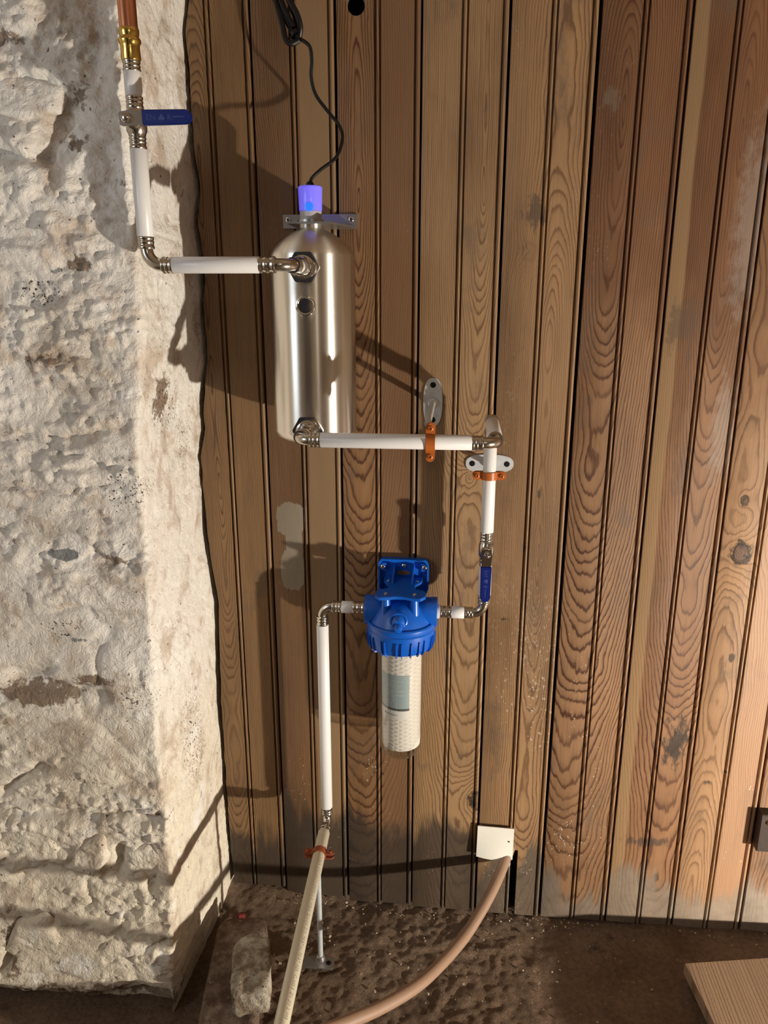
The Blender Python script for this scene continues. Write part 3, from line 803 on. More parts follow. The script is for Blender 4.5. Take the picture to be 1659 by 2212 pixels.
def hexnut(o, ax, across, h, par, name='hex_nut', mat=None, ref=None, sides=6):
    r = across / 2 / math.cos(math.pi / sides)
    return mk(name, MB().lathe(o, ax, [(0, r), (h, r)], sides, True, ref), mat or M['chrome'], par, bevel=.0009)
def screw_head(p, ax, r, par, mat=None, name='screw'):
    p = V(p)
    s = mk(name, MB().lathe(p, ax, [(0, r), (r * .35, r * .95), (r * .62, r * .62), (r * .62, r * .46), (r * .30, r * .42)], 16, True), mat or M['chrome'], par, angle=40)
    return s

_txt = {}
def text_geo(body, size):
    """2d outline of text in the built-in font: verts (x, y) and faces"""
    cu = bpy.data.curves.new('t', 'FONT'); cu.body = body; cu.size = size; cu.resolution_u = 1
    o = bpy.data.objects.new('t', cu); COL.objects.link(o)
    bpy.context.view_layer.update()
    me = bpy.data.meshes.new_from_object(o.evaluated_get(bpy.context.evaluated_depsgraph_get()))
    vs = [(v.co.x, v.co.y) for v in me.vertices]; fs = [tuple(p.vertices) for p in me.polygons]
    bpy.data.objects.remove(o, do_unlink=True); bpy.data.curves.remove(cu); bpy.data.meshes.remove(me)
    return vs, fs

# ---------------- copper feed with brass coupling
IX, IY = -.4260, -.2650
t = thing('copper_pipe', (IX, IY, 1.532), 'copper pipe with brass coupling dropping past the whitewashed stone', 'pipe')
mk('tube', MB().lathe((IX, IY, 1.560), ZP, [(0, .0115), (.57, .0115)], 32), M['copper'], t)
c = [(0, .0100), (0, .0122), (.001, .0126), (.014, .0120), (.018, .0124), (.0205, .0142), (.0235, .0142), (.0255, .0128), (.027, .0119), (.029, .0124), (.033, .0128), (.036, .0124), (.0365, .0116)]
mk('brass_coupling', MB().lathe((IX, IY, 1.531), ZP, c, 32, False), M['brass'], t, angle=40)
sleeve((IX, IY, 1.518), ZP, .014, t, .0110)

t = thing('water_pipe', (IX, IY, 1.489), 'short white pipe stub between brass coupling and upper blue-handled valve', 'pipe', 'white plastic water pipe sections')
straight((IX, IY, 1.4895), (IX, IY, 1.5185), t, .0112)

# ---------------- ball valves
def ball_valve(c, ax, stem, lev, label, L0, L1, group, marks):
    c = V(c); ax = nrm(ax); stem = nrm(stem); lev = nrm(lev)
    t = thing('ball_valve', c, label, 'valve', group)
    body = [(-.0165, .0085), (-.0165, .0112), (-.0125, .0118), (-.010, .0135), (.010, .0135), (.0125, .0118), (.0165, .0112), (.0165, .0085)]
    b = mk('body', MB().lathe(c, ax, body, 10, False), M['steel'], t, bevel=.0008)
    mk('stem_boss', MB().lathe(c + stem * .010, stem, [(0, .0098), (.009, .0092), (.011, .0070), (.021, .0064)], 20), M['steel'], b)
    mk('press_sleeve', MB().lathe(c - ax * (.0165 + L0), ax, sleeve_prof(L0, .0108), 28, False), M['steel'], t, angle=50)
    mk('press_sleeve', MB().lathe(c + ax * .0165, ax, sleeve_prof(L1, .0108), 28, False), M['steel'], t, angle=50)
    o = c + stem * .0285
    side = stem.cross(lev)
    strap = [(-.010, -.0075), (-.005, -.0095), (.010, -.0085), (.024, -.0075), (.060, -.0070), (.060, .0070), (.024, .0075), (.010, .0085), (.004, .0095), (-.010, .0075)]
    lv = mk('lever', MB().prism(strap, o, lev, side, stem, .0022), M['steel'], t, bevel=.0005)
    gp = [(.0205, -.0088), (.0215, -.0092), (.078, -.0085), (.083, -.0055), (.0855, -.0015), (.0855, .0015), (.083, .0055), (.078, .0085), (.0215, .0092), (.0205, .0088)]
    gr = mk('grip', MB().prism(gp, o - stem * .0022, lev, side, stem, .0062), M['navy'], lv, bevel=.0013)
    n = MB().lathe(o + stem * .0022, stem, [(0, .0062), (.0045, .0062), (.0048, .0058)], 6, True)
    nt = mk('stem_nut', n, M['chrome'], t, bevel=.0006)
    mk('stem_tip', MB().lathe(o + stem * .006, stem, [(0, .0034), (.0030, .0034), (.0034, .0028)], 14), M['steel'], nt)
    # moulded lettering, emblem and rule on the grip
    mb = MB(); top = o + stem * .00415
    up = -side if side.dot(ZP) < -.5 or side.dot(XP) > .5 else side
    for (body_, x0, y0, sz) in marks:
        vs, fs = text_geo(body_, sz); bb = len(mb.v)
        for (a, q) in vs: mb.v.append(top + lev * (x0 + a) + up * (y0 + q))
        for f in fs: mb.f.append(tuple(bb + i for i in f))
    bb = len(mb.v)
    leaf = [(0, .0042), (.0010, .0022), (.0026, .0026), (.0018, .0004), (.0042, -.0004), (.0034, -.0036), (-.0034, -.0036), (-.0042, -.0004), (-.0018, .0004), (-.0026, .0026), (-.0010, .0022)]
    for (a, q) in leaf: mb.v.append(top + lev * (.0462 + a) + up * q)
    mb.f.append(tuple(bb + i for i in range(len(leaf))))
    bb = len(mb.v)
    for (a, q) in ((.061, -.0008), (.0765, -.0005), (.0765, .0006), (.061, .0008)): mb.v.append(top + lev * a + up * q)
    mb.f.append((bb, bb + 1, bb + 2, bb + 3))
    mk('grip_marking', mb, M['navymark'], gr)
    return t
ball_valve((IX, IY, 1.4585), ZM, YM, XP, 'steel ball valve with navy lever turned sideways in front of the stone', .0150, .0150, 'blue lever ball valves', (('EN', .026, -.0036, .0100), ('R', .0535, -.0036, .0100)))

# ---------------- inlet: riser, elbow, horizontal, elbow into the tank
TX, TY = -.2290, -.0980            # tank axis
TR = .0668
t = thing('water_pipe', (IX, IY, 1.281), 'white pipe elbowing from the upper valve across to the steel tank top', 'pipe', 'white plastic water pipe sections')
straight((IX, IY, 1.3185), (IX, IY, 1.4270), t, .0112)
elbow((IX, IY, 1.2815), ZM, XP, t, bend=.021, L=.016)
straight((-.390, IY, 1.2815), (-.2700, IY, 1.2815), t)
elbow((-.2285, IY, 1.2815), XP, YP, t, bend=.019, L=.0230)
# elbow end sleeve reaches Y = -.229
straight((-.2285, -.2240, 1.2815), (-.2285, -.2050, 1.2815), t, .0100)

# ---------------- the steel tank
t = thing('uv_water_steriliser', (TX, TY, 1.02), 'polished stainless steel cylindrical tank with a glowing violet cap', 'water steriliser')
prof = [(1.012, .006), (1.0125, .030), (1.016, .052), (1.022, .0635), (1.030, TR), (1.032, TR), (1.300, TR), (1.303, .0660), (1.308, .0635), (1.316, .0570), (1.325, .0460), (1.333, .0330), (1.3385, .0205), (1.340, .0195), (1.346, .0190), (1.346, .004)]
mk('vessel', MB().lathe((TX, TY, 0), ZP, prof, 96, False), M['tank'], t, angle=60)
# wall bracket: upright strip with two screws and a flange under the cap
br = mk('bracket_plate', MB().box((-.2315, -.0020, 1.3585), .124, .004, .0215), M['bracket'], t, bevel=.0005)
mk('bracket_flange', MB().prism([(-.2640, -.004), (-.1700, -.004), (-.1700, -.040), (-.1960, -.122), (-.2620, -.122)], (0, 0, 1.3455), XP, YP, ZP, .0028), M['bracket'], br, bevel=.0004)
for sx in (-.2845, -.1795): screw_head((sx, -.004, 1.3610), YM, .0046, br)
mk('lock_collar', MB().lathe((TX, TY, 1.3483), ZP, [(0, .0205), (.0040, .0205), (.0040, .016)], 12, True), M['bracket'], t, bevel=.0004)
mk('lamp_collar', MB().lathe((TX, TY, 1.3518), ZP, [(0, .0150), (.001, .0165), (.0125, .0168), (.0130, .0160)], 36), M['greycap'], t)
cp = mk('lamp_cap', MB().lathe((TX, TY, 1.3648), ZP, [(0, .0165), (.001, .0174), (.0320, .0184), (.0345, .0178), (.0355, .0160), (.0355, .0030)], 40, True), M['violet'], t, label='translucent violet glowing lamp cap')
mk('lamp_window', MB().lathe((TX + .001, TY - .0169, 1.3700), YM, [(0, .0068), (.0012, .0066), (.0016, .0055)], 20), M['core'], cp)
mk('cable_gland', MB().lathe((TX, TY, 1.4002), ZP, [(0, .0062), (.004, .0056), (.0065, .0042)], 20), M['black'], t)
# ports
def port(z, yend, own):
    hexnut((-.2285, -.1640, z), YM, .0425, .0090, own, 'port_nut', M['chrome'])
    p = [(0, .0162), (.0015, .0168), (.004, .0168), (.005, .0150), (.010, .0150), (.0105, .0160), (.014, .0160), (.015, .0138), (.020, .0132), (.022, .0118)]
    mk('port_union', MB().lathe((-.2285, -.1730, z), YM, p, 32), M['chrome'], own, angle=30)
    n = hexnut((-.2285, -.1830, z), YM, .0270, .0060, own, 'union_nut', M['chrome'])
port(1.2815, -.21, t); port(1.0390, -.21, t)
mk('sight_plug', MB().lathe((-.2275, -.1630, 1.2265), YM, [(0, .0150), (.006, .0150), (.0075, .0140), (.0078, .0128), (.0068, .0120), (.0060, .0110), (.0055, .004)], 36), M['chrome'], t, angle=25)

# ---------------- outlet: elbow, long horizontal, elbow back to the wall, drop
OY, OZ = -.2450, 1.0390
DX, DY = .0585, -.0660
t = thing('water_pipe', (DX, DY, .86), 'long white pipe from tank bottom, elbowing back then down the boards', 'pipe', 'white plastic water pipe sections')
straight((-.2285, -.1940, OZ), (-.2285, -.2090, OZ), t, .0100, M['chrome'], 'nipple')
elbow((-.2285, OY, OZ), YM, XP, t, bend=.0175, L=.0165)
straight((-.1950, OY, OZ), (.0240, OY, OZ), t)
elbow((DX, OY, OZ), XP, YP, t, bend=.0185, L=.0165)
straight((DX, -.2110, OZ), (DX, -.0990, OZ + .004), t)
elbow((DX, DY, OZ + .006), YP, ZM, t, bend=.0180, L=.0160)
straight((DX, DY, .8500), (DX, DY, 1.0120), t)

ball_valve((DX - .0005, DY, .8180), ZM, YM, ZM, 'steel ball valve with navy lever hanging down right of the filter', .0155, .0130, 'blue lever ball valves', (('EN', .026, -.0036, .0100), ('R', .0535, -.0036, .0100)))

# ---------------- lower right elbow into the filter
FX, FY, FZ = -.0885, -.0660, .6990
t = thing('water_pipe', (.04, DY, FZ), 'white pipe and steel elbow joining lower valve to the blue filter', 'pipe', 'white plastic water pipe sections')
straight((DX - .0005, DY, .7340), (DX - .0005, DY, .7890), t)
elbow((DX - .0008, DY, FZ), ZM, XM, t, bend=.0190, L=.0160)
straight((.0010, DY, FZ), (.0240, DY, FZ), t)
sleeve((-.0200, DY, FZ), XP, .0215, t, .0110)
mk('thread_tape', MB().lathe((-.0262, DY, FZ), XP, [(0, .0125), (.006, .0128), (.0065, .010)], 24), M['pipe'], t)

# ---------------- left side of the filter: elbow and drop to the floor pipe
LX = -.2320
t = thing('water_pipe', (LX, DY, .26), 'white upright pipe left of the filter with elbow at each end', 'pipe', 'white plastic water pipe sections')
sleeve((-.1750, DY, .7010), XP, .0210, t, .0112)
straight((-.1960, DY, .7010), (-.1745, DY, .7010), t)
elbow((LX, DY, .7010), XM, ZM, t, bend=.0190, L=.0165)
straight((LX, DY, .2770), (LX, DY, .6650), t)
e = mk('floor_elbow', MB().tube([(LX, DY, .282)] + elbow_pts((LX, DY, .2440), ZM, YM, .016) + [(LX - .0003, -.100, .2440)], .0078, 20), M['steel'], t)
mk('sleeve', MB().lathe((LX, DY, .2620), ZP, sleeve_prof(.016, .0104), 28, False), M['steel'], e, angle=50)
mk('sleeve', MB().lathe((LX, -.0880, .2440), YM, sleeve_prof(.020, .0104), 28, False), M['steel'], e, angle=50)

# ---------------- printed pipe running out across the floor
pa = V((LX - .0005, -.1020, .2445)); pb = V((-.1650, -2.98, .300)); pd = (pb - pa).normalized()
t = thing('printed_pipe', pa, 'cream pipe with grey printed lettering running forward above the floor', 'pipe')
straight(pa, pb, t, .0113, M['cream'])
uu = (ZP - pd * pd.z).normalized(); ss = pd.cross(uu)
mb = MB()
vs, fs = text_geo('10 BAR  C CLASS 2 5 SSGFSS A K  WRAS  22 x 2.0  DIN  PE-RT AL PE-RT  0231 CLASS 5  EN ISO 21003  10 BAR', .0076)
for (a, q) in vs:
    th = (q - .0028) / .0113 + R(38)
    mb.v.append(pa + pd * (.075 + a) + (uu * math.cos(th) - ss * math.sin(th)) * .01142)
mb.f += fs
mk('printing', mb, M['print_grey'], t)

# ---------------- blue filter housing
t = thing('water_filter', (FX, FY, .41), 'blue headed water filter housing with clear bowl screwed to the boards', 'water filter')
hd = [(.6720, .0610), (.6735, .0618), (.6810, .0618), (.6835, .0600), (.6840, .0560), (.690, .0535), (.700, .0490), (.712, .0410), (.720, .0300), (.724, .0180), (.725, .002)]
head = mk('head', MB().lathe((FX, FY, 0), ZP, hd, 64, True), M['blue'], t, angle=30)
for sgn in (-1, 1):
    p = [(0, .0200), (.020, .0240), (.034, .0245), (.0630, .0268), (.0645, .0262), (.0645, .0140), (.058, .0135)]
    mk('inlet_port', MB().lathe((FX, FY, FZ - .0005), (sgn, 0, 0), p, 36, True), M['blue'], head, angle=30)
# raised vent hood on the front
mk('vent_boss', MB().lathe((FX - .001, FY - .030, .7030), (0, -.93, -.37), [(0, .0145), (.018, .0135), (.024, .0120), (.027, .0095), (.0275, .004)], 28), M['blue'], head, angle=40)
mk('vent_hood', MB().tube([(FX - .001 + .0135 * math.sin(a), FY - .0465 - .0075 * (1 - math.cos(a)) * .5, .7000 + .0120 * math.cos(a)) for a in [R(-115 + 230 * i / 16) for i in range(17)]], .0028, 10), M['blue'], head)
mk('vent_button', MB().lathe((FX - .001, FY - .0545, .6915), (0, -.93, -.37), [(0, .0075), (.008, .0072), (.0105, .0055), (.0115, .002)], 20), M['blue'], head)
# ring nut with ribs
ring = mk('ring_nut', MB().lathe((FX, FY, 0), ZM, [(-.6712, .0560), (-.6712, .0590), (-.6690, .0605), (-.6580, .0600), (-.640, .0575), (-.634, .0540), (-.6325, .0500), (-.6325, .0435)], 64, False), M['blue'], t, angle=30)
rib = MB().prism([(.0565, -.6640), (.0628, -.6600), (.0618, -.645), (.0600, -.636), (.0560, -.6310), (.0520, -.6310), (.0520, -.6640)], (0, 0, 0), XP, ZM, YP, .0016)
rm = None
for i in range(26):
    a = 2 * math.pi * i / 26 + .06 * math.sin(i * 2.7)
    if rm is None:
        o = mk('rib', MB(), M['blue'], ring)
        me = o.data; me.clear_geometry(); me.from_pydata([tuple(v - V((0, .0008, .41))) for v in rib.v], [], rib.f)
        bm = bmesh.new(); bm.from_mesh(me); bmesh.ops.recalc_face_normals(bm, faces=bm.faces); bm.to_mesh(me); bm.free()
        rm = me
    else:
        o = bpy.data.objects.new('rib', rm); COL.objects.link(o); o.parent = ring
    o.rotation_euler = (0, 0, a)
# clear bowl: outer and inner skin
bo = [(.640, .0430), (.600, .0425), (.450, .0400), (.430, .0388), (.420, .0355), (.412, .0285), (.408, .018), (.407, .0)]
bi = [(.409, .0), (.411, .017), (.415, .0265), (.4225, .0328), (.432, .0362), (.450, .0374), (.600, .0400), (.640, .0405)]
bowl = mk('bowl', MB().lathe((FX, FY, 0), ZP, bo + bi, 56, False), M['clear'], t, angle=60, label='clear plastic bowl')
for z_ in (.4235, .4135):
    rr = .0372 if z_ > .42 else .030
    mk('bowl_ridge', MB().tube([(FX + rr * math.cos(2 * math.pi * i / 48), FY + rr * math.sin(2 * math.pi * i / 48), z_) for i in range(49)], .0011, 8, False), M['clear'], bowl)
# string wound cartridge; its own origin carries the winding pattern
cx_, cy_ = FX + .0016, FY
ct = MB().lathe((cx_, cy_, 0), ZP, [(.4310, .012), (.4310, .0335), (.4325, .0352), (.450, .0358), (.640, .0360)], 56, True)
me_ = mk('cartridge', ct, M['cartridge'], t, angle=50, label='white string wound filter cartridge')
# printed label wrapped on the cartridge
def curved(poly, faces, r, a_of, z_of):
    mb = MB()
    for (u, q) in poly:
        a = a_of(u); mb.v.append(V((cx_ + r * math.sin(a), cy_ - r * math.cos(a), z_of(q))))
    mb.f += faces
    return mb
def grid(u0, u1, q0, q1, n=24):
    vs = []; fs = []
    for i in range(n + 1):
        u = u0 + (u1 - u0) * i / n
        vs += [(u, q0), (u, q1)]
    for i in range(n): fs.append((2 * i, 2 * i + 2, 2 * i + 3, 2 * i + 1))
    return vs, fs
LR = .03635
A_of = lambda u: R(-83) + u / LR            # arc length from left edge
ltop = .5875; wlab = LR * R(83 + 27)
Z_of = lambda q: ltop - q
lb = mk('label', curved(*grid(0, wlab, 0, .0665), LR, A_of, Z_of), M['label_blue'], me_, label='blue-grey printed label')
mk('label_band', curved(*grid(0, wlab, .0665, .0712), LR, A_of, Z_of), M['label_dark'], lb)
mk('label_foot', curved(*grid(0, wlab, .0712, .0885), LR, A_of, Z_of), M['label_white'], lb)
mb = MB()
def lab_text(mbx, body, u, q, size, sx=1.0):
    vs, fs = text_geo(body, size); b = len(mbx.v)
    for (a, h) in vs:
        an = A_of(u + a * sx); mbx.v.append(V((cx_ + (LR + .00012) * math.sin(an), cy_ - (LR + .00012) * math.cos(an), Z_of(q) + h)))
    mbx.f.extend(tuple(b + i for i in f) for f in fs)
for (s_, u, q, z_) in (('Min. Ruwater Pressure', .0260, .0125, .0045), ('Water - 1 bar', .0260, .0170, .0045), ('Max Water Pressure', .0260, .0215, .0045), ('Water - 8 bar', .0260, .0260, .0045),
                       ('Min. Temp Temperature', .0260, .0325, .0045), ('5 C  41 F', .0260, .0365, .0045), ('Max Temp Temperature', .0260, .0405, .0045), ('45 C  113 F', .0260, .0445, .0045), ('CE   UK', .0290, .0520, .0048), ('www.', .0300, .0578, .0042)):
    lab_text(mb, s_, u, q, z_, .78)
mk('label_text', mb, M['print_white'], lb)
mb = MB()
lab_text(mb, 'altralence', .0255, .0815, .0062, .9)
b = len(mb.v)
for (u, q) in ((.0190, .0790), (.0218, .0768), (.0245, .0796), (.0222, .0832)):
    an = A_of(u); mb.v.append(V((cx_ + (LR + .00012) * math.sin(an), cy_ - (LR + .00012) * math.cos(an), Z_of(q))))
mb.f.append((b, b + 1, b + 2, b + 3))
mk('label_logo', mb, M['print_navy'], lb)
# wall bracket of the filter
bkz = .7420
wp = [(x - .0885, z + bkz) for (x, z) in ((-.0465, .024), (-.0445, .030), (-.0400, .0345), (.0400, .0345), (.0445, .030), (.0465, .024), (.0465, -.020), (.0430, -.031), (.0330, -.0385), (.0180, -.040), (-.0180, -.040), (-.0330, -.0385), (-.0430, -.031), (-.0465, -.020))]
bk = mk('mount_bracket', MB().prism(wp, (0, 0, 0), XP, ZP, YM, .0045), M['blue'], t, bevel=.0010)
# upstanding rim round the wall plate
def rim(poly, y0, y1, th):
    mb = MB(); n = len(poly); cx = sum(p[0] for p in poly) / n; cz = sum(p[1] for p in poly) / n
    inn = [(cx + (x - cx) * (1 - th / abs(.0465)), cz + (z - cz) * (1 - th / .037)) for x, z in poly]
    for ring_, y in ((poly, y0), (poly, y1), (inn, y1), (inn, y0)):
        for x, z in ring_: mb.v.append(V((x, y, z)))
    for k in range(3):
        for i in range(n):
            j = (i + 1) % n; mb.f.append((k * n + i, k * n + j, (k + 1) * n + j, (k + 1) * n + i))
    return mb
mk('bracket_rim', rim(wp, -.0045, -.0155, .0030), M['blue'], bk, angle=30)
shelf = [(-.0360, -.004), (.0360, -.004), (.0345, -.026), (.0235, -.050), (.0240, -.066), (.0400, -.072), (.0450, -.084), (.0440, -.100), (.0360, -.111), (.0220, -.1095), (.0080, -.1040), (-.0080, -.1040), (-.0220, -.1095), (-.0360, -.111), (-.0440, -.100), (-.0450, -.084), (-.0400, -.072), (-.0240, -.066), (-.0235, -.050), (-.0345, -.026)]
mk('bracket_shelf', MB().prism([(x - .0885, y) for x, y in shelf], (0, 0, .7345), XP, YP, ZP, .0060), M['blue'], bk, bevel=.0008)
for gx in (-.1060, -.0710):
    mk('bracket_gusset', MB().prism([(-.0045, .7400), (-.0045, .7660), (-.0140, .7640), (-.0470, .7405)], (gx - .0015, 0, 0), YP, ZP, XP, .0030), M['blue'], bk, bevel=.0006)
for gx in (-.1295, -.0475):
    mk('bracket_pad', MB().box((gx + .003 * (1 if gx < -.09 else -1), -.0085, .7610), .013, .008, .015), M['blue'], bk, bevel=.0010)
for sx in (-.1265, -.0880, -.0500): screw_head((sx, -.0126 if sx != -.0880 else -.0050, .7612), YM, .0046, bk)
mk('bracket_slot', MB().prism([(.0125 * math.cos(a), .0045 * math.sin(a)) for a in [2 * math.pi * i / 20 for i in range(20)]], (-.0885, -.0046, .7475), XP, ZP, YM, .0003), simple('slot_wood', (0.20, 0.12, 0.06), .6), bk)
for sx in (-.1135, -.0635):
    mk('bracket_post', MB().lathe((sx, -.0945, .700), ZP, [(0, .0090), (.0345, .0070)], 18), M['blue'], bk)
    screw_head((sx, -.0935, .7405), ZP, .0035, bk)
for sx in (-.1150, -.0620): screw_head((sx, -.030, .7405), ZP, .0030, bk)

# ---------------- pipe clips
def oval(L, W, n=40, e=2.6):
    return [(abs(math.cos(a)) ** (2 / e) * math.copysign(L / 2, math.cos(a)), abs(math.sin(a)) ** (2 / e) * math.copysign(W / 2, math.sin(a))) for a in [2 * math.pi * i / n for i in range(n)]]
def clip(plate_c, along, across, rod_len, pipe_c, pipe_ax, ear_dir, front, label, mat, plate_r=(.0840, .0335), plate_mat=None, rod_c=None, square=False, outward=YM, front_tilt=None):
    plate_c = V(plate_c); along = V(along); across = V(across); pipe_c = V(pipe_c); pipe_ax = nrm(pipe_ax); ear_dir = nrm(ear_dir)
    t = thing('pipe_clip', plate_c, label, 'pipe clip', 'clips holding the water pipes')
    pm = plate_mat or M['zinc']
    poly = rrect(plate_r[0], plate_r[1], .003) if square else oval(*plate_r)
    pl = mk('base_plate', MB().prism(poly, plate_c, along, across, outward, .0030), pm, t, bevel=.0006)
    rc = V(rod_c) if rod_c is not None else plate_c
    for s_ in (-1, 1):
        mk('screw_hole', MB().lathe(plate_c + along * (s_ * plate_r[0] * .36) + outward * .0030, outward, [(0, .0050), (.0004, .0050), (.0005, .0044)], 18), M['black'], pl)
    mk('rod_boss', MB().lathe(rc + outward * .003, outward, [(0, .0092), (.003, .0088), (.008, .0074), (.009, .0060)], 24), pm, t)
    mk('rod', MB().lathe(rc + outward * .003, outward, [(0, .0050), (rod_len, .0050)], 20), M['zinc'], t)
    # two half bands round the pipe with ears
    bw = .0068
    tang = nrm(pipe_ax.cross(ear_dir))       # clamping direction
    bmb = MB().lathe(pipe_c - pipe_ax * bw, pipe_ax, [(0, .0112), (0, .0134), (2 * bw, .0134), (2 * bw, .0112), (0, .0112)], 40, False)
    bd = mk('band', bmb, mat, t, bevel=.0004)
    for s_ in (-1, 1):
        ec = pipe_c + ear_dir * (s_ * .0195)
        for q in (-1, 1):
            pol = [(-.0085, -bw), (.0020, -bw)] + [(.0020 + bw * math.sin(a), -bw * math.cos(a)) for a in [math.pi * i / 8 for i in range(1, 8)]] + [(.0020, bw), (-.0085, bw)]
            mk('ear', MB().prism(pol, ec + tang * (q * .0042 - .0013), ear_dir * s_, pipe_ax, tang, .0026), mat, bd, bevel=.0005)
        screw_head(ec + ear_dir * (s_ * .0010) + front * .0055, front, .0042, bd, mat)
    return t
clip((-.0405, 0.0, 1.0625), ZP, XP, .225, (-.0355, OY, OZ), XP, ZP, YM, 'orange-brown clip on upright oval zinc plate holding the long horizontal pipe', M['orange'])
clip((.0610, 0.0, .9560), XP, ZP, .050, (DX, DY, .9500), ZP, XP, YM, 'orange-brown clip on sideways oval zinc plate below the right elbow', M['orange'])
py_ = -.1600; q_ = (py_ - pa.y) / pd.y; pc = pa + pd * q_
clip((-.2440, py_ - .008, -.0010), XP, YP, .2360, (pc.x, pc.y, pc.z), pd, XP, ZP, 'red-brown clip on a thin floor rod carrying the printed pipe', M['rust'], plate_r=(.0740, .0270), plate_mat=M['bracket'], rod_c=(pc.x - .0030, py_, -.0010), square=True, outward=ZP)

# ---------------- black power cable
def catmull(pts, n=10):
    pts = [V(p) for p in pts]; out = []
    P = [pts[0]] + pts + [pts[-1]]
    for i in range(1, len(P) - 2):
        for k in range(n):
            t_ = k / n; a, b, c, d = P[i - 1], P[i], P[i + 1], P[i + 2]
            out.append(.5 * ((2 * b) + (-a + c) * t_ + (2 * a - 5 * b + 4 * c - d) * t_ ** 2 + (-a + 3 * b - 3 * c + d) * t_ ** 3))
    out.append(pts[-1]); return out
CAM_R = None
cab = [(TX, TY, 1.404), (TX + .003, TY + .002, 1.412), (-.2140, -.0900, 1.4240), (-.1920, -.0740, 1.4440), (-.1840, -.0600, 1.4720), (-.1900, -.0540, 1.4920), (-.2080, -.0540, 1.5130),
       (-.2240, -.0600, 1.5340), (-.2290, -.0660, 1.5560), (-.2270, -.0700, 1.5780), (-.2300, -.0720, 1.5960), (-.2450, -.0720, 1.6060)]
t = thing('power_cable', (TX, TY, 1.404), 'thin black power cable bundled at the top and dropping to the violet cap', 'cable')
mk('cord', MB().tube(catmull(cab, 8), .0026, 12), M['black'], t)
loops = [
 [(-.2450, -.072, 1.606), (-.2600, -.070, 1.625), (-.2750, -.066, 1.655), (-.2870, -.060, 1.690), (-.2960, -.055, 1.730)],
 [(-.2450, -.074, 1.603), (-.2560, -.078, 1.598), (-.2640, -.078, 1.605), (-.2690, -.074, 1.625), (-.2780, -.068, 1.655), (-.2900, -.060, 1.700), (-.2980, -.056, 1.740)],
 [(-.2450, -.070, 1.608), (-.2420, -.074, 1.620), (-.2460, -.078, 1.636), (-.2580, -.076, 1.656), (-.2720, -.070, 1.684), (-.2850, -.062, 1.720), (-.2920, -.058, 1.750)],
 [(-.2470, -.068, 1.612), (-.2480, -.066, 1.628), (-.2550, -.064, 1.646), (-.2680, -.060, 1.676), (-.2820, -.056, 1.712), (-.2900, -.052, 1.750)],
 [(-.2520, -.074, 1.620), (-.2660, -.072, 1.646), (-.2800, -.066, 1.680), (-.2920, -.060, 1.715), (-.3000, -.056, 1.750)],
]
for lp in loops: mk('cord_loop', MB().tube(catmull(lp, 8), .0042, 10), M['black'], t)
mk('cord', MB().tube(catmull([(-.296, -.055, 1.745), (-.302, -.050, 1.80), (-.305, -.040, 1.90), (-.303, -.030, 2.02), (-.303, -.030, 2.121)], 6), .0026, 10), M['black'], t)
mk('cable_tie', MB().lathe((-.2495, -.0725, 1.6095), (-.55, .1, .83), [(0, .0072), (0, .0084), (.005, .0084), (.005, .0072)], 18, False), M['black'], t)
mk('cable_tie', MB().lathe((-.2760, -.0660, 1.6640), (-.42, .1, .9), [(0, .0098), (0, .0112), (.005, .0112), (.005, .0098)], 18, False).box((-.2885, -.069, 1.664), .008, .006, .006), M['black'], t)

# ---------------- white cover plate and hose
t = thing('cover_plate', (.1010, 0.0, .141), 'square white painted cover plate on the boards above the hose', 'cover plate')
n = 10; mb = MB()
for k, dy in ((0, 0.0), (1, .0022)):
    for j in range(n + 1):
        for i in range(n + 1):
            u, v = i / n, j / n
            x = .0645 + (.1375 - .0645) * u + .0010 * v; z = .1405 + (.2105 - .1405) * v - .0022 * u + .0010 * (1 - v) * (1 - 4 * (u - .5) ** 2) * -2
            bulge = -.004 * math.sin(math.pi * u) * (1 - v) - .012 + .004 * v
            mb.v.append(V((x, bulge - (0 if k else .0022), z)))
m_ = (n + 1) ** 2
for k in (0, 1):
    for j in range(n):
        for i in range(n):
            q = k * m_ + j * (n + 1) + i; f = (q, q + 1, q + n + 2, q + n + 1)
            mb.f.append(f if k == 0 else f[::-1])
edge = [i for i in range(n + 1)] + [j * (n + 1) + n for j in range(1, n + 1)] + [n * (n + 1) + i for i in range(n - 1, -1, -1)] + [j * (n + 1) for j in range(n - 1, 0, -1)]
for a_, b_ in zip(edge, edge[1:] + edge[:1]): mb.f.append((a_, b_, b_ + m_, a_ + m_))
pl = mk('sheet', mb, M['plate'], t, angle=50)
mk('batten', MB().box((.1000, -.0050, .1960), .050, .0100, .020), M['darkwood'], t)
mk('nail', MB().lathe((.1290, -.0128, .1800), YM, [(0, .0015), (.0012, .0013)], 10), M['black'], pl)
hs = [(.1420, .030, .165), (.1330, .004, .150), (.1235, -.014, .1360), (.1110, -.042, .1240), (.0924, -.080, .1112), (.0680, -.122, .0965), (.0384, -.170, .0860), (-.0010, -.235, .0920), (-.0415, -.300, .1089), (-.0960, -.364, .1300), (-.1506, -.420, .1549), (-.225, -.490, .186), (-.31, -.57, .20), (-.42, -.70, .17), (-.55, -.88, .07), (-.66, -1.05, .012), (-.80, -1.30, .010), (-1.0, -1.70, .010)]
hb = MB().tube(catmull(hs, 10), .0106, 20)
mk('hose', hb, M['hose'], None, label='tan rubber hose curving from the wall hole over the floor', cat='hose', loc=(-.66, -1.05, 0))
bpy.data.objects['hose'].data.update()

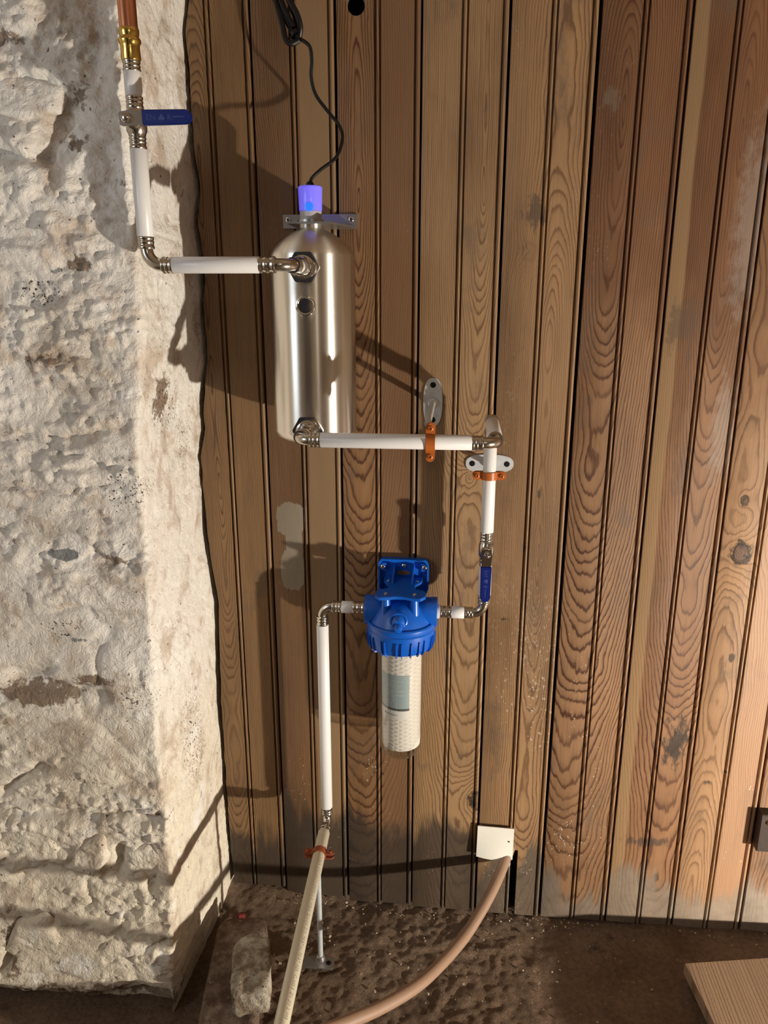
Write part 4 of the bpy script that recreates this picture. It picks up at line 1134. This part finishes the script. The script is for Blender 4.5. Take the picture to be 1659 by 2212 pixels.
# ---------------- things on the floor
def lumpy(c, size, seed, rotz, amp=.10, sub=4, mat=None, name='rubble', label='', cat='stone', square=4.0, tilt=0.0):
    bm = bmesh.new(); bmesh.ops.create_cube(bm, size=2.0)
    bmesh.ops.subdivide_edges(bm, edges=bm.edges, cuts=14, use_grid_fill=True)
    P_ = np.array([v.co[:] for v in bm.verts])
    k = (np.abs(P_) ** square).sum(1) ** (-1 / square)
    P_ = P_ * k[:, None]
    Nn = P_ / np.linalg.norm(P_, axis=1)[:, None]
    S_ = np.array(size) / 2
    W_ = P_ * S_
    dsp = fbm(P_[:, 0] * 1.2, P_[:, 1] * 1.2, P_[:, 2] * 1.2 + seed, 3, seed) * amp + fbm(W_[:, 0] * 45, W_[:, 1] * 45, W_[:, 2] * 45, 4, seed + 5) * amp * .9
    W_ = W_ + Nn * (dsp * min(size))[:, None]
    for v, p in zip(bm.verts, W_): v.co = p
    me = bpy.data.meshes.new(name); bm.to_mesh(me); bm.free()
    me.shade_smooth(); me.materials.append(mat)
    o = bpy.data.objects.new(name, me); COL.objects.link(o)
    o.location = c; o.rotation_euler = (tilt, 0, R(rotz))
    return setp(o, label, cat)
lumpy((-.3690, -.290, .0290), (.098, .330, .066), 3, 8, .035, mat=M['block'], name='brick', label='long dusty brown brick lying beside the stone wall foot', cat='brick', square=9)
lumpy((-.3330, -.288, .0930), (.066, .128, .056), 8, 12, .13, mat=M['mortar_stone'], name='broken_stone', label='mortar crusted broken stone resting on the brown brick', cat='stone', square=8)
# board lying in the right corner
t = thing('plank', (.70, -.30, 0), 'wide sawn plank lying flat in the lower right corner', 'plank')
bp = [(.4560, -.1310), (.6180, -.1030), (.98, -.04), (1.05, -.56), (.52, -.66)]
mk('board', MB().prism(bp, (0, 0, .006), XP, YP, ZP, .024), M['boardtop'], t, bevel=.0015)
# dark wooden block with a brass screw on the boards at the right edge
t = thing('wooden_block', (.66, 0, .20), 'dark brown wooden block with brass screw at the right edge', 'wooden block')
mk('block', MB().box((.6620, -.0110, .2425), .118, .022, .083), M['darkwood'], t, bevel=.0012)
screw_head((.6180, -.0220, .2680), YM, .0055, t, M['brass'])
screw_head((.7050, -.0220, .2680), YM, .0055, t, M['brass'])
# scrap
lumpy((-.4120, -.0840, .0100), (.016, .012, .022), 12, 20, .10, mat=M['red'], name='plastic_scrap', label='small red plastic scrap on the floor behind the brick', cat='scrap', square=4)
lumpy((-.4330, -.1040, .0090), (.026, .020, .022), 15, 40, .12, mat=M['chip'], name='mortar_lump', label='pale mortar lump beside the red scrap', cat='stone', square=3)
# gravel and crumbs
mb = MB(); rg = random.Random(11)
for i in range(420):
    x = rg.uniform(-.45, .75); y = -abs(rg.gauss(0, .16)) - .012 if i % 3 else -rg.uniform(.005, .03)
    if y < -.5: continue
    s_ = rg.choice((.0008, .001, .0013, .0016, .0022)) * rg.uniform(.7, 1.2); b = len(mb.v)
    c = V((x, y, -.010 + s_ * .5 + (.012 if y > -.03 and x < -.2 else 0)))
    Mr = Matrix.Rotation(rg.uniform(0, 6.28), 3, 'Z') @ Matrix.Rotation(rg.uniform(-.6, .6), 3, 'X')
    mb.box(c, s_ * rg.uniform(1, 2.4), s_ * rg.uniform(.8, 1.4), s_ * rg.uniform(.6, 1.2), Mr)
setp(mk('floor_crumbs', mb, M['chip'], None), 'pale crumbs and grit scattered over the earth floor', 'grit', None, 'stuff')

# ---------------- flood lamp on the floor to the right, out of the picture
t = thing('flood_lamp', (LAMP.x, LAMP.y, 0), 'yellow flood lamp on a floor stand to the right', 'lamp')
fd = (LAMP_AIM - LAMP).normalized()
bx = Matrix(( *[list(q) for q in zip(*(frame(fd, (0, 0, 1))[0:2] + (fd,)))], ))
mk('housing', MB().box(LAMP - fd * .040, .17, .21, .05, bx), M['lampbody'], t, bevel=.004)
mk('reflector', MB().lathe(LAMP - fd * .014, fd, [(0, .062), (.012, .070)], 28, False), M['chrome'], t)
mk('stand', MB().tube([(LAMP.x - .10, LAMP.y - .14, .012), (LAMP.x + .14, LAMP.y - .14, .012), (LAMP.x + .06, LAMP.y - .12, .13)], .010, 12).tube([(LAMP.x - .10, LAMP.y + .10, .012), (LAMP.x + .14, LAMP.y + .10, .012), (LAMP.x + .06, LAMP.y - .10, .13)], .010, 12), M['black'], t)
